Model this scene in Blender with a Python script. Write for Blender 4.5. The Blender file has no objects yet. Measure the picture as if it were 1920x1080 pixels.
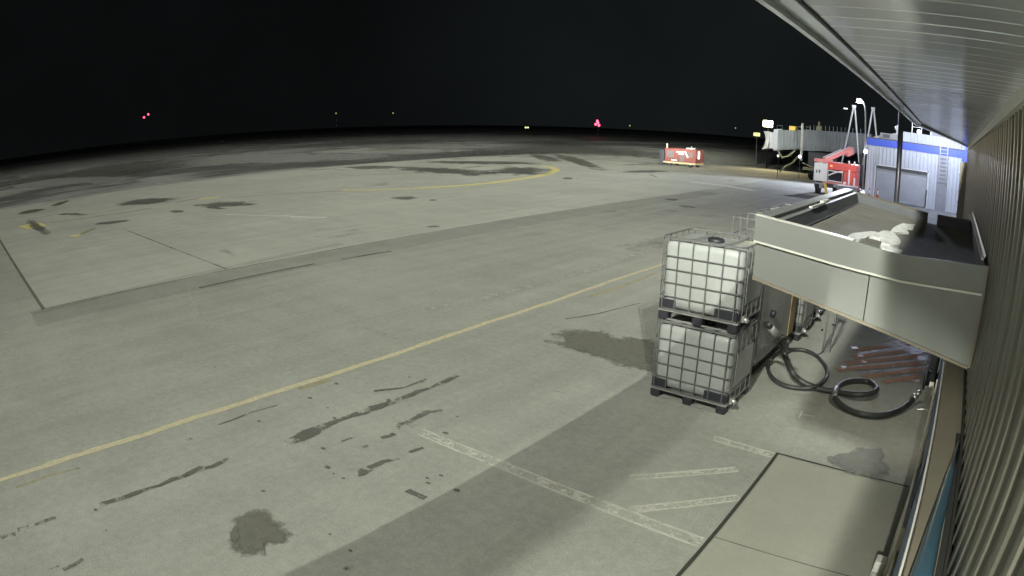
import bpy, math, random
import numpy as np
from mathutils import Vector, Matrix
random.seed(7)
sc = bpy.context.scene
col = bpy.data.collections.new("Ramp"); sc.collection.children.link(col)
CH = 3.73                                   # camera height above the ramp

# ------------------------------------------------------------------ lens (from the photo's straight lines)
F, K3, YAW, PIT, ROL = 1.2182, .0302, .6891, -.2520, -.0146
def _rz(a): c, s = math.cos(a), math.sin(a); return np.array([[c,-s,0],[s,c,0],[0,0,1]])
def _rx(a): c, s = math.cos(a), math.sin(a); return np.array([[1,0,0],[0,c,-s],[0,s,c]])
def _ry(a): c, s = math.cos(a), math.sin(a); return np.array([[c,0,s],[0,1,0],[-s,0,c]])
RM = _rz(YAW) @ _rx(PIT) @ _ry(ROL)
def ray(x, y):
    dx, dy = (x-960)/1000, (y-540)/1000
    r = max(math.hypot(dx, dy), 1e-9); th = r/F + K3*r**3
    return RM @ np.array([math.sin(th)*dx/r, math.cos(th), -math.sin(th)*dy/r])
def at(x, y, ax, v):                        # the place photographed at a pixel, on the plane axis = v
    d = ray(x, y); o = CH if ax == 2 else 0
    q = d*((v-o)/d[ax]); return Vector((q[0], q[1], q[2]+CH))
def gp(x, y): return at(x, y, 2, 0.0)

# ------------------------------------------------------------------ mesh builder
class MB:
    def __init__(s): s.v = []; s.f = []; s.m = []; s.e = []; s.sm = []
    def add(s, vs, fs, mi=0, e=None, smooth=False):
        b = len(s.v); s.v += [tuple(q) for q in vs]; s.f += [tuple(i+b for i in f) for f in fs]
        s.m += [mi]*len(fs); s.sm += [smooth]*len(fs); s.e += (e if e else [1.0]*len(vs)); return s
    def box(s, x0, y0, z0, x1, y1, z1, mi=0, M=None, bev=0):
        x0, x1 = min(x0,x1), max(x0,x1); y0, y1 = min(y0,y1), max(y0,y1); z0, z1 = min(z0,z1), max(z0,z1)
        b = min(bev, .49*(x1-x0), .49*(y1-y0), .49*(z1-z0))
        if b <= 0:
            vs = [(x,y,z) for z in (z0,z1) for y in (y0,y1) for x in (x0,x1)]
            fs = [(0,2,3,1),(4,5,7,6),(0,1,5,4),(2,6,7,3),(0,4,6,2),(1,3,7,5)]
        else:
            ring = lambda i, z: [(x0+i,y0+b,z),(x0+i,y1-b,z),(x0+b,y1-i,z),(x1-b,y1-i,z),(x1-i,y1-b,z),(x1-i,y0+b,z),(x1-b,y0+i,z),(x0+b,y0+i,z)]
            vs = [(max(min(x,x1-b),x0+b),max(min(y,y1-b),y0+b),z) for x,y,z in ring(b,z0)]
            vs += ring(0,z0+b)+ring(0,z1-b)
            vs += [(max(min(x,x1-b),x0+b),max(min(y,y1-b),y0+b),z) for x,y,z in ring(b,z1)]
            fs = [tuple(range(8)), tuple(24+i for i in range(7,-1,-1))]
            for k in range(3):
                for i in range(8):
                    j = (i+1)%8; fs.append((k*8+j,k*8+i,(k+1)*8+i,(k+1)*8+j))
        if M is not None: vs = [M @ Vector(q) for q in vs]
        return s.add(vs, fs, mi)
    def prism(s, pts, axis, a0, a1, mi=0):   # closed 2D outline extruded along an axis
        def P(u, w, a): return {0:(a,u,w),1:(u,a,w),2:(u,w,a)}[axis]
        n = len(pts); vs = [P(u,w,a0) for u,w in pts]+[P(u,w,a1) for u,w in pts]
        fs = [tuple(range(n)), tuple(range(2*n-1,n-1,-1))]+[(i,(i+1)%n+0,(i+1)%n+n,i+n) for i in range(n)]
        return s.add(vs, fs, mi)
    def tube(s, pts, r, n=8, mi=0, closed=False, r2=None):
        pts = [Vector(p) for p in pts]; L = len(pts); vs = []; fs = []
        up = None
        for i, p in enumerate(pts):
            a = pts[(i-1)%L] if (i or closed) else p; b = pts[(i+1)%L] if (i < L-1 or closed) else p
            t = (b-a).normalized() if (b-a).length > 1e-9 else Vector((0,0,1))
            if up is None: up = Vector((0,0,1)) if abs(t.z) < .9 else Vector((1,0,0))
            u = (up - t*up.dot(t));
            if u.length < 1e-5: u = t.orthogonal()
            u.normalize(); w = t.cross(u); up = u
            rr = r if r2 is None else r+(r2-r)*i/(L-1)
            for k in range(n):
                an = 2*math.pi*k/n; vs.append(p+(u*math.cos(an)+w*math.sin(an))*rr)
        for i in range(L if closed else L-1):
            for k in range(n):
                j = (i+1)%L; fs.append((i*n+k, i*n+(k+1)%n, j*n+(k+1)%n, j*n+k))
        if not closed: fs += [tuple(range(n-1,-1,-1)), tuple((L-1)*n+k for k in range(n))]
        return s.add(vs, fs, mi, smooth=n >= 8)
    def lathe(s, prof, c, n=16, mi=0):       # profile (r, z) about vertical axis at c
        vs = []; fs = []
        for r, z in prof:
            for k in range(n): a = 2*math.pi*k/n; vs.append((c[0]+r*math.cos(a), c[1]+r*math.sin(a), c[2]+z))
        for i in range(len(prof)-1):
            for k in range(n): fs.append((i*n+k, i*n+(k+1)%n, (i+1)*n+(k+1)%n, (i+1)*n+k))
        fs += [tuple(range(n-1,-1,-1)), tuple((len(prof)-1)*n+k for k in range(n))]
        return s.add(vs, fs, mi, smooth=True)
    def cyl(s, a, b, r, n=16, mi=0): return s.tube([a,b], r, n, mi)
    def quad(s, a, b, c, d, mi=0): return s.add([a,b,c,d], [(0,1,2,3)], mi)
    def build(s, name, mats, parent=None, smooth=None):
        me = bpy.data.meshes.new(name); me.from_pydata(s.v, [], s.f)
        for m in (mats if isinstance(mats, (list, tuple)) else [mats]): me.materials.append(m)
        me.polygons.foreach_set('material_index', s.m)
        me.polygons.foreach_set('use_smooth', s.sm if smooth is None else [smooth]*len(s.f))
        at_ = me.attributes.new('e', 'FLOAT', 'POINT'); at_.data.foreach_set('value', s.e)
        me.update()
        o = bpy.data.objects.new(name, me); col.objects.link(o)
        if parent: o.parent = parent
        return o
def fixn(o):
    import bmesh
    bm = bmesh.new(); bm.from_mesh(o.data); bmesh.ops.recalc_face_normals(bm, faces=bm.faces); bm.to_mesh(o.data); bm.free(); return o
def tag(o, label=None, cat=None, group=None, kind=None):
    if label: o['label'] = label
    if cat: o['category'] = cat
    if group: o['group'] = group
    if kind: o['kind'] = kind
    return o
def empty(name, loc=(0,0,0), rz=0, **k):
    o = bpy.data.objects.new(name, None); col.objects.link(o); o.location = loc; o.rotation_euler.z = rz
    return tag(o, **k)
def copy_thing(r):
    c = r.copy(); col.objects.link(c)
    for ch in r.children:
        d = ch.copy(); col.objects.link(d); d.parent = c
        for g in ch.children:
            h = g.copy(); col.objects.link(h); h.parent = d
    return c

# ------------------------------------------------------------------ materials
def mat(name, rgb, rough=.6, metal=0, var=.15, scale=3, bump=0, bscale=40, spec=.5, emit=None, estr=0, streak=None, dirt=None):
    m = bpy.data.materials.new(name); m.use_nodes = True; nt = m.node_tree; N = nt.nodes; L = nt.links
    b = N['Principled BSDF']; b.inputs['Roughness'].default_value = rough; b.inputs['Metallic'].default_value = metal
    b.inputs['Specular IOR Level'].default_value = spec
    b.inputs['Base Color'].default_value = (*rgb, 1)
    g = N.new('ShaderNodeNewGeometry')
    if var:
        mp = N.new('ShaderNodeMapping'); L.new(g.outputs['Position'], mp.inputs[0])
        mp.inputs['Scale'].default_value = streak or (1,1,1)
        no = N.new('ShaderNodeTexNoise'); no.inputs['Scale'].default_value = scale; no.inputs['Detail'].default_value = 6; no.inputs['Roughness'].default_value = .65
        L.new(mp.outputs[0], no.inputs['Vector'])
        mr = N.new('ShaderNodeMapRange'); mr.inputs[1].default_value = .3; mr.inputs[2].default_value = .7
        mr.inputs[3].default_value = 1-var; mr.inputs[4].default_value = 1+var; L.new(no.outputs[0], mr.inputs[0])
        mx = N.new('ShaderNodeMix'); mx.data_type = 'RGBA'; mx.blend_type = 'MULTIPLY'; mx.inputs[0].default_value = 1
        mx.inputs[6].default_value = (*rgb, 1); L.new(mr.outputs[0], mx.inputs[7])
        out = mx.outputs[2]
        if dirt:
            n2 = N.new('ShaderNodeTexNoise'); n2.inputs['Scale'].default_value = dirt[1]; n2.inputs['Detail'].default_value = 8; n2.inputs['Roughness'].default_value = .7
            L.new(g.outputs['Position'], n2.inputs['Vector'])
            r2 = N.new('ShaderNodeMapRange'); r2.inputs[1].default_value = .52; r2.inputs[2].default_value = .72; r2.inputs[4].default_value = dirt[2]
            L.new(n2.outputs[0], r2.inputs[0])
            m2 = N.new('ShaderNodeMix'); m2.data_type = 'RGBA'; L.new(r2.outputs[0], m2.inputs[0]); L.new(out, m2.inputs[6]); m2.inputs[7].default_value = (*dirt[0], 1)
            out = m2.outputs[2]
        L.new(out, b.inputs['Base Color'])
    if bump:
        nb = N.new('ShaderNodeTexNoise'); nb.inputs['Scale'].default_value = bscale; nb.inputs['Detail'].default_value = 5
        L.new(g.outputs['Position'], nb.inputs['Vector'])
        bp = N.new('ShaderNodeBump'); bp.inputs['Strength'].default_value = bump; bp.inputs['Distance'].default_value = .02
        L.new(nb.outputs[0], bp.inputs['Height']); L.new(bp.outputs[0], b.inputs['Normal'])
    if emit: b.inputs['Emission Color'].default_value = (*emit, 1); b.inputs['Emission Strength'].default_value = estr
    return m

def ground_mat(name, rgb, big=.12, streak=.08, grain=.12, rough=.85, patch=None, pscale=.05, coat=0):
    m = bpy.data.materials.new(name); m.use_nodes = True; nt = m.node_tree; N = nt.nodes; L = nt.links
    b = N['Principled BSDF']; b.inputs['Specular IOR Level'].default_value = .25
    g = N.new('ShaderNodeNewGeometry')
    def noise(sc_, mapping=None, det=6, ro=.6):
        no = N.new('ShaderNodeTexNoise'); no.inputs['Scale'].default_value = sc_; no.inputs['Detail'].default_value = det; no.inputs['Roughness'].default_value = ro
        if mapping:
            mp = N.new('ShaderNodeMapping'); mp.inputs['Scale'].default_value = mapping; L.new(g.outputs['Position'], mp.inputs[0]); L.new(mp.outputs[0], no.inputs['Vector'])
        else: L.new(g.outputs['Position'], no.inputs['Vector'])
        return no.outputs[0]
    def rng(s, lo, hi, a, c):
        r = N.new('ShaderNodeMapRange'); r.inputs[1].default_value = lo; r.inputs[2].default_value = hi; r.inputs[3].default_value = a; r.inputs[4].default_value = c
        L.new(s, r.inputs[0]); return r.outputs[0]
    def mul(a, c):
        q = N.new('ShaderNodeMath'); q.operation = 'MULTIPLY'; L.new(a, q.inputs[0]); L.new(c, q.inputs[1]); return q.outputs[0]
    f = rng(noise(.18), .3, .7, 1-big, 1+big)
    f = mul(f, rng(noise(1.3), .3, .7, 1-big*.55, 1+big*.55))
    f = mul(f, rng(noise(1.0, (2.2,.12,1)), .3, .7, 1-streak, 1+streak))
    f = mul(f, rng(noise(.5, (.35,2.5,1)), .3, .7, 1-streak*.5, 1+streak*.5))
    f = mul(f, rng(noise(45, None, 3, .8), .25, .75, 1-grain, 1+grain))
    f = mul(f, rng(noise(9, None, 4, .7), .3, .7, 1-grain*.5, 1+grain*.5))
    mx = N.new('ShaderNodeMix'); mx.data_type = 'RGBA'; mx.blend_type = 'MULTIPLY'; mx.inputs[0].default_value = 1
    mx.inputs[6].default_value = (*rgb, 1); L.new(f, mx.inputs[7]); out = mx.outputs[2]
    if patch:
        pm = rng(noise(pscale, (1.0,.28,1), 7, .62), .49, .53, 0, 1)
        m2 = N.new('ShaderNodeMix'); m2.data_type = 'RGBA'; L.new(pm, m2.inputs[0]); L.new(out, m2.inputs[6])
        m3 = N.new('ShaderNodeMix'); m3.data_type = 'RGBA'; m3.blend_type = 'MULTIPLY'; m3.inputs[0].default_value = 1; m3.inputs[6].default_value = (*patch, 1); L.new(f, m3.inputs[7])
        L.new(m3.outputs[2], m2.inputs[7]); out = m2.outputs[2]
    L.new(out, b.inputs['Base Color'])
    L.new(rng(noise(.6), .3, .7, rough-.08, min(1, rough+.08)), b.inputs['Roughness'])
    bp = N.new('ShaderNodeBump'); bp.inputs['Strength'].default_value = .35; bp.inputs['Distance'].default_value = .006
    L.new(noise(60, None, 3, .8), bp.inputs['Height']); L.new(bp.outputs[0], b.inputs['Normal'])
    return m

def decal(name, rgb, nscale=3, wear=.6, thr=.5, rough=.8, soft=.06, mapping=None, alpha=1.0, var=.2, spec=.3):
    """a thin layer on the ground whose outline is ragged: shown where e + noise passes a threshold"""
    m = bpy.data.materials.new(name); m.use_nodes = True; nt = m.node_tree; N = nt.nodes; L = nt.links
    b = N['Principled BSDF']; b.inputs['Roughness'].default_value = rough; b.inputs['Specular IOR Level'].default_value = spec
    g = N.new('ShaderNodeNewGeometry'); a = N.new('ShaderNodeAttribute'); a.attribute_name = 'e'
    no = N.new('ShaderNodeTexNoise'); no.inputs['Scale'].default_value = nscale; no.inputs['Detail'].default_value = 7; no.inputs['Roughness'].default_value = .72
    if mapping:
        mp = N.new('ShaderNodeMapping'); mp.inputs['Scale'].default_value = mapping; L.new(g.outputs['Position'], mp.inputs[0]); L.new(mp.outputs[0], no.inputs['Vector'])
    else: L.new(g.outputs['Position'], no.inputs['Vector'])
    n3 = N.new('ShaderNodeTexNoise'); n3.inputs['Scale'].default_value = nscale*.3; n3.inputs['Detail'].default_value = 2; L.new(g.outputs['Position'], n3.inputs['Vector'])
    av = N.new('ShaderNodeMath'); av.operation = 'MULTIPLY_ADD'; L.new(n3.outputs[0], av.inputs[0]); av.inputs[1].default_value = .9; L.new(no.outputs[0], av.inputs[2])
    ma = N.new('ShaderNodeMath'); ma.operation = 'SUBTRACT'; L.new(av.outputs[0], ma.inputs[0]); ma.inputs[1].default_value = .95
    mb = N.new('ShaderNodeMath'); mb.operation = 'MULTIPLY_ADD'; L.new(ma.outputs[0], mb.inputs[0]); mb.inputs[1].default_value = wear*3; L.new(a.outputs['Fac'], mb.inputs[2])
    mr = N.new('ShaderNodeMapRange'); mr.inputs[1].default_value = thr-soft; mr.inputs[2].default_value = thr+soft; mr.inputs[4].default_value = alpha; L.new(mb.outputs[0], mr.inputs[0])
    L.new(mr.outputs[0], b.inputs['Alpha'])
    n2 = N.new('ShaderNodeTexNoise'); n2.inputs['Scale'].default_value = nscale*1.5; n2.inputs['Detail'].default_value = 7; n2.inputs['Roughness'].default_value = .75; L.new(g.outputs['Position'], n2.inputs['Vector'])
    r2 = N.new('ShaderNodeMapRange'); r2.inputs[1].default_value = .3; r2.inputs[2].default_value = .7; r2.inputs[3].default_value = 1-var; r2.inputs[4].default_value = 1+var; L.new(n2.outputs[0], r2.inputs[0])
    mx = N.new('ShaderNodeMix'); mx.data_type = 'RGBA'; mx.blend_type = 'MULTIPLY'; mx.inputs[0].default_value = 1; mx.inputs[6].default_value = (*rgb, 1); L.new(r2.outputs[0], mx.inputs[7])
    L.new(mx.outputs[2], b.inputs['Base Color'])
    return m
def lamp_mat(name, rgb, s):
    m = bpy.data.materials.new(name); m.use_nodes = True; b = m.node_tree.nodes['Principled BSDF']
    b.inputs['Base Color'].default_value = (*rgb, 1); b.inputs['Emission Color'].default_value = (*rgb, 1); b.inputs['Emission Strength'].default_value = s
    return m

M = dict(
 asphalt = ground_mat('worn_asphalt', (.335,.342,.305), .11, .08, .20),
 pad = ground_mat('apron_concrete', (.42,.427,.378), .10, .08, .12),
 slab = ground_mat('slab_concrete', (.355,.355,.30), .07, .03, .07),
 far = ground_mat('wet_taxiway_asphalt', (.115,.118,.113), .2, .25, .1, .6, patch=(.31,.315,.30), pscale=.05),
 grass = ground_mat('dark_field', (.09,.095,.07), .3, .1, .2, .95),
 galv = mat('galvanised_steel', (.50,.50,.49), .38, .75, .12, 8),
 tubes = mat('galvanised_cage_tube', (.15,.152,.15), .5, .4, .15, 10),
 poly = mat('translucent_tank_plastic', (.275,.288,.28), .35, 0, .09, 2.5, streak=(1,1,.3)),
 black = mat('black_plastic', (.018,.019,.025), .5, 0, .2, 6),
 rubber = mat('hose_rubber', (.035,.037,.035), .5, 0, .35, 9),
 fascia = mat('painted_fascia_metal', (.205,.215,.205), .42, .15, .05, 1.5, streak=(1,1,.4), dirt=((.34,.33,.28), 1.3, .35)),
 fasciatrim = mat('pale_edge_trim', (.70,.70,.64), .35, .3, .06, 3),
 deck = mat('roof_membrane', (.165,.16,.145), .75, 0, .25, 1.2, bump=.2, bscale=12, dirt=((.10,.098,.09), .9, .8)),
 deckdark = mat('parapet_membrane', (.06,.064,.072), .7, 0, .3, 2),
 clad = mat('brown_corrugated_cladding', (.165,.158,.130), .36, .3, .10, 1.2, streak=(1,1,.15), dirt=((.15,.13,.10), 2.5, .5)),
 brown = mat('brown_spandrel', (.22,.195,.15), .45, .1, .1, 2),
 soffit = mat('grey_soffit_metal', (.82,.86,.90), .16, .4, .07, .8, streak=(.3,2,1), dirt=((.30,.30,.30), 1.1, .35)),
 soffitdk = mat('soffit_groove', (.05,.05,.05), .6),
 cream = mat('cream_sill', (.74,.71,.60), .7, 0, .12, 3, dirt=((.30,.27,.20), 3, .5)),
 whitetrim = mat('white_trim', (.75,.74,.70), .45, 0, .08, 4),
 glassrefl = mat('glass_painted_reflection', (.05,.12,.32), .45, 0, .2, 1),  # blue light reflected in the glass is painted into its colour
 teal = mat('teal_panel', (.04,.085,.12), .3, 0, .15, 1.5),
 dark = mat('dark_recess', (.02,.02,.018), .8),
 snow = mat('old_snow', (.62,.63,.62), .7, 0, .22, 14, bump=1.0, bscale=28, dirt=((.30,.30,.28), 9, .6)),
 boxgrey = mat('grey_cabinet_paint', (.27,.28,.27), .5, .1, .14, 2.2, dirt=((.18,.18,.16), 2, .6)),
 rust = mat('ochre_rusty_paint', (.25,.19,.10), .7, 0, .3, 5),
 bwhite = mat('white_building_siding', (.56,.59,.62), .5, 0, .05, 1),
 bblue = mat('blue_band_paint', (.03,.09,.62), .4, 0, .05, 1),
 rollup = mat('grey_door_slats', (.42,.44,.47), .45, .2, .08, 1.2, dirt=((.58,.6,.62), 1.5, .35)),
 dgrey = mat('dark_grey_paint', (.07,.07,.075), .5, 0, .15, 3),
 mgrey = mat('mid_grey_paint', (.30,.31,.33), .5, .1, .1, 2),
 red = mat('red_vehicle_paint', (.66,.11,.09), .4, 0, .12, 1.5, dirt=((.3,.06,.05), 1.2, .5)),
 dullred = mat('weathered_red_paint', (.11,.028,.025), .5, 0, .2, 1.2, dirt=((.07,.03,.027), 1.5, .7)),
 pink = mat('pink_boom_paint', (.75,.30,.27), .4, 0, .15, 2),  # paler, pinker red for boom and bumper
 yellow = mat('cream_yellow_chassis', (.26,.255,.15), .5, 0, .1, 2),
 yel2 = mat('yellow_strut_paint', (.75,.52,.10), .5, 0, .1, 3),
 orange = mat('orange_cone_plastic', (.75,.13,.04), .5, 0, .08, 5),
 white = mat('white_paint', (.78,.78,.76), .45, 0, .06, 2),
 window = mat('dark_window_glass', (.02,.02,.03), .1, 0, 0),
 tunnel = mat('tunnel_grey_siding', (.16,.175,.19), .5, .2, .12, .7, dirt=((.25,.26,.27), .6, .5)),
 tyre = mat('tyre_rubber', (.02,.02,.022), .8, 0, .2, 5),
 pole = mat('dark_pole_paint', (.035,.035,.045), .4, .3, .1, 2),
 ladderm = mat('ladder_paint', (.42,.44,.46), .5, .2, .1, 2),
 framegrey = mat('pale_frame_paint', (.46,.48,.48), .5, .1, .1, 2),
 hood = mat('bridge_hood_fabric', (.26,.26,.25), .8, 0, .2, 1.5),
 steelpole = mat('grey_steel_pole', (.20,.20,.19), .5, .3, .1, 2),
 beige = mat('beige_panel', (.26,.24,.20), .6, 0, .06, 2),
 y_line = decal('yellow_paint', (.54,.50,.34), 9, .6, .36, .8, .3, (1,.35,1)),
 y_arc = decal('arc_yellow_paint', (.66,.60,.27), 3, .3, .3, .8, .2),
 y_faint = decal('faint_yellow_paint', (.50,.46,.27), 5, .7, .62, .8, .25, (1,.4,1), .6),
 w_faint = decal('faint_white_scratches', (.66,.66,.58), 18, .50, .56, .8, .3, None, .7),
 w_worn = decal('worn_white_scratches', (.55,.55,.48), 14, .7, .66, .8, .35, None, .38),
 w_line = decal('white_paint_line', (.70,.70,.65), 4, .35, .3, .8, .15, (1,.4,1), .85),
 r_line = decal('red_hatch_paint', (.52,.31,.23), 9, .55, .45, .9, .3, None, .75, .2, .05),
 tar = decal('dark_crack_filler', (.14,.145,.125), 13, .75, .66, .7, .34, (1,1,1), .85),
 joint = decal('thin_dark_joint', (.15,.15,.135), 3, .35, .48, .8, .25, None, .6),
 groove = decal('open_slab_joint', (.05,.05,.04), 9, .3, .35, .9, .2),
 damp = decal('damp_patch', (.185,.187,.155), 7, .42, .5, .5, .2, None, .88),
 wetfar = decal('wet_stain', (.135,.138,.12), 2.2, .6, .55, .45, .4, (1,.5,1), .72),
 dryfar = decal('dry_patch', (.25,.255,.24), .45, .42, .5, .8, .16, (1,.4,1), .9),
 shade = decal('older_darker_asphalt', (.22,.225,.205), 1.0, .25, .5, .85, .3, None, .13),
 wetglint = decal('wet_film_painted_glints', (.50,.52,.50), 9, .8, .72, .35, .3, None, .6, .3, .5),  # pale tint stands in for lamp reflections on the wet ground
)

# ------------------------------------------------------------------ setting: ground, pads, markings
zc = [0.006]
def nz(): zc[0] += .00012; return zc[0]
def sheet(name, pts, z, m):
    o = MB().add([(x,y,z) for x,y in pts], [tuple(range(len(pts)))]).build(name, m); return tag(o, kind='structure')
sheet('ground', [(-2500,-2500),(2500,-2500),(2500,2500),(-2500,2500)], -.004, M['grass'])
sheet('taxiway', [(-420,-300),(-50.6,-300),(-50.6,0),(-50.6,500),(-420,900)], .0, M['far'])
sheet('asphalt', [(-50.6,-60),(12,-60),(12,130),(-50.6,130)], .0, M['asphalt'])
sheet('apron_asphalt', [(-50.6,130),(12,130),(60,500),(-50.6,500)], .0, M['far'])
sheet('concrete_apron', [(-50.8,1.9),(-16.1,1.9),(-16.1,40),(-17.5,62),(-30,64),(-50.8,56)], .004, M['pad'])
sheet('concrete_slab', [(-1.6,-12),(.19,-12),(.19,7.1),(-1.6,7.1)], .004, M['slab'])

def blob(mb, pts, z=None, grow=1.5):
    grow = 1.5
    z = z or nz(); P = [Vector((p.x,p.y,z)) for p in pts]; c = sum(P, Vector())/len(P); n = len(P)
    vs = [c]+[c+(p-c)*.5 for p in P]+[c+(p-c)*1.0 for p in P]+[c+(p-c)*grow for p in P]
    fs = []
    for i in range(n):
        j = (i+1)%n; fs.append((0,1+i,1+j))
        for k in (0,1): fs.append((1+k*n+i,1+(k+1)*n+i,1+(k+1)*n+j,1+k*n+j))
    mb.add(vs, fs, 0, [1.2]+[1.0]*n+[.55]*n+[0.0]*n)
def strip(mb, pts, w, z=None, e=1.0, sub=1):
    z = z or nz(); P = [Vector((p[0],p[1],z)) for p in pts]
    ws = w if isinstance(w, (list, tuple)) else [w]*len(P)
    vs = []; es = []; fs = []; n = len(P)
    for i, p in enumerate(P):
        t = (P[min(i+1,n-1)]-P[max(i-1,0)]).normalized(); s = Vector((-t.y,t.x,0)); h = ws[i]/2
        for k, ee in ((-1.15,0),(-.8,e),(.8,e),(1.15,0)): vs.append(p+s*h*k); es.append(ee*(1 if 0 < i < n-1 else .75))
    for i in range(n-1):
        for k in range(3): a = i*4+k; fs.append((a,a+1,a+5,a+4))
    mb.add(vs, fs, 0, es)
def dens(pts, step):
    out = []
    for a, b in zip(pts[:-1], pts[1:]):
        a = Vector((a[0],a[1],0)); b = Vector((b[0],b[1],0)); n = max(1, int((b-a).length/step))
        out += [a.lerp(b, i/n) for i in range(n)]
    return out+[Vector((pts[-1][0],pts[-1][1],0))]
def px(pts): return [gp(*p) for p in pts]
def struct(mb, name, m): return tag(mb.build(name, M[m]), kind='structure')

# long yellow lead line
mb = MB()
segs = [(-.6,.55,-7.86),(.45,18.5,-7.81)]
L1 = [Vector((-7.84+.015*math.sin(y*1.3)+.012*math.sin(y*4.1), y, 0)) for y in np.arange(.42, 19, .4)]
strip(mb, L1, .14)
strip(mb, [Vector((-7.80,y,0)) for y in np.arange(-1.5, .62, .3)], .11)
struct(mb, 'yellow_line', 'y_line')
mb = MB()
strip(mb, dens(px([(30,915),(90,893),(150,878)]), .4), .05); strip(mb, dens(px([(560,730),(620,712)]), .3), .1)
strip(mb, dens(px([(1090,560),(1160,540),(1230,512)]), .5), .12)
strip(mb, dens(px([(95,418),(160,409),(240,398),(285,390)]), .6), .25); strip(mb, dens(px([(130,446),(150,440),(178,428)]), .4), .35)
strip(mb, dens(px([(330,380),(360,374),(412,370)]), .6), .3); strip(mb, dens(px([(430,371),(560,362),(700,357)]), .8), .22)
strip(mb, dens(px([(700,320),(760,322),(840,318),(900,313),(960,310)]), .8), .3)
strip(mb, dens(px([(640,330),(740,326),(840,323)]), .8), .3)
strip(mb, dens(px([(860,306),(930,304),(985,306),(1020,312)]), .8), .3)
strip(mb, dens(px([(500,270),(590,276),(640,278)]), 1), .5); strip(mb, dens(px([(690,281),(740,284)]), 1), .6); strip(mb, dens(px([(760,285),(790,286)]), 1), .6)
strip(mb, dens(px([(410,266),(424,264)]), 1), .8); strip(mb, dens(px([(880,258),(905,259)]), 1), .8)
struct(mb, 'faded_yellow_line', 'y_faint')
mb = MB()
strip(mb, dens(px([(780,353),(870,348),(920,343),(965,337),(1000,332),(1024,327),(1038,322),(1043,318),(1036,314),(1015,311)]), .5), .75)
strip(mb, dens(px([(1015,311),(985,310),(965,311)]), .5), .25)
strip(mb, dens(px([(640,356.5),(700,356.5),(780,353)]), .6), .42)
strip(mb, dens(px([(52,421),(70,426)]), .3), 1.3)
strip(mb, dens(px([(372,374),(412,369)]), .3), .55); strip(mb, dens(px([(132,443),(150,441)]), .3), .7)
struct(mb, 'curved_yellow_line', 'y_arc')
mb = MB()
strip(mb, dens(px([(1295,341.5),(1350,347),(1414,357.5)]), .6), .75)
strip(mb, dens(px([(545,407),(612,408.5)]), .4), .34); strip(mb, dens(px([(420,402),(480,404),(550,406)]), .4), .16); strip(mb, dens(px([(530,404),(600,409)]), .4), .14)
strip(mb, dens(px([(1497,777),(1527,782)]), .03), .02); strip(mb, dens(px([(1504,772),(1498,784)]), .03), .02)
struct(mb, 'white_line', 'w_line')
mb = MB()
def dbl(a, b, w):
    a, b = gp(*a), gp(*b); t = (b-a).normalized(); s = Vector((-t.y,t.x,0))*w/2
    strip(mb, dens([a+s,b+s], .12), .042); strip(mb, dens([a-s,b-s], .12), .042); strip(mb, dens([a,b], .12), w*.9, e=.62)
dbl((782,808),(925,866),.14); dbl((925,866),(1117,944),.14); dbl((1117,944),(1316,1019),.15)
dbl((1175,958),(1386,934),.10); dbl((1335,822),(1455,857),.12); dbl((1180,897),(1382,881),.09)
struct(mb, 'faded_white_line', 'w_faint')
mb = MB()
strip(mb, dens(px([(355,545),(375,600),(400,618)]), .2), .12); strip(mb, dens(px([(470,652),(500,662),(560,702)]), .2), .13)
strip(mb, dens(px([(740,782),(780,802)]), .1), .12); strip(mb, dens(px([(1040,735),(1060,740)]), .1), .09)
strip(mb, dens(px([(640,620),(680,614),(745,636)]), .3), .10)
strip(mb, dens(px([(800,582),(900,562),(1000,537),(1120,505),(1240,462)]), .5), .22, e=.85)
strip(mb, dens(px([(430,475),(415,470),(440,478)]), .3), .25)
struct(mb, 'worn_white_line', 'w_worn')
# red hatched keep-clear box by the door
mb = MB()
for a, b, w in [((1602,657),(1728,641),.22),((1598,671),(1728,655),.26),((1585,682),(1727,668),.26),((1568,694),(1727,681),.26),((1615,708),(1727,693),.22),((1655,718),(1727,705),.2),((1690,712),(1725,716),.14)]:
    strip(mb, dens(px([a,b]), .2), w*.75)
struct(mb, 'red_hatching', 'r_line')
mb = MB(); blob(mb, px([(1625,655),(1730,645),(1728,712),(1665,702),(1600,690)]), z=.0057); struct(mb, 'hatching_damp_patch', 'damp')
mb = MB()
blob(mb, px([(1672,636),(1690,634),(1735,660),(1722,668),(1690,662),(1660,650)]))
blob(mb, px([(1718,668),(1740,666),(1742,676),(1722,678)]))
for q in [(1602,653),(1612,668),(1582,690),(1620,680),(1675,688),(1696,700),(1718,715),(1640,660)]:
    blob(mb, px([(q[0]-5,q[1]-2),(q[0]+5,q[1]-2),(q[0]+6,q[1]+2),(q[0]-4,q[1]+2)]))
struct(mb, 'wet_glint_patches', 'wetglint')  # painted lamp glints on the wet ground around the hatching

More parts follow.
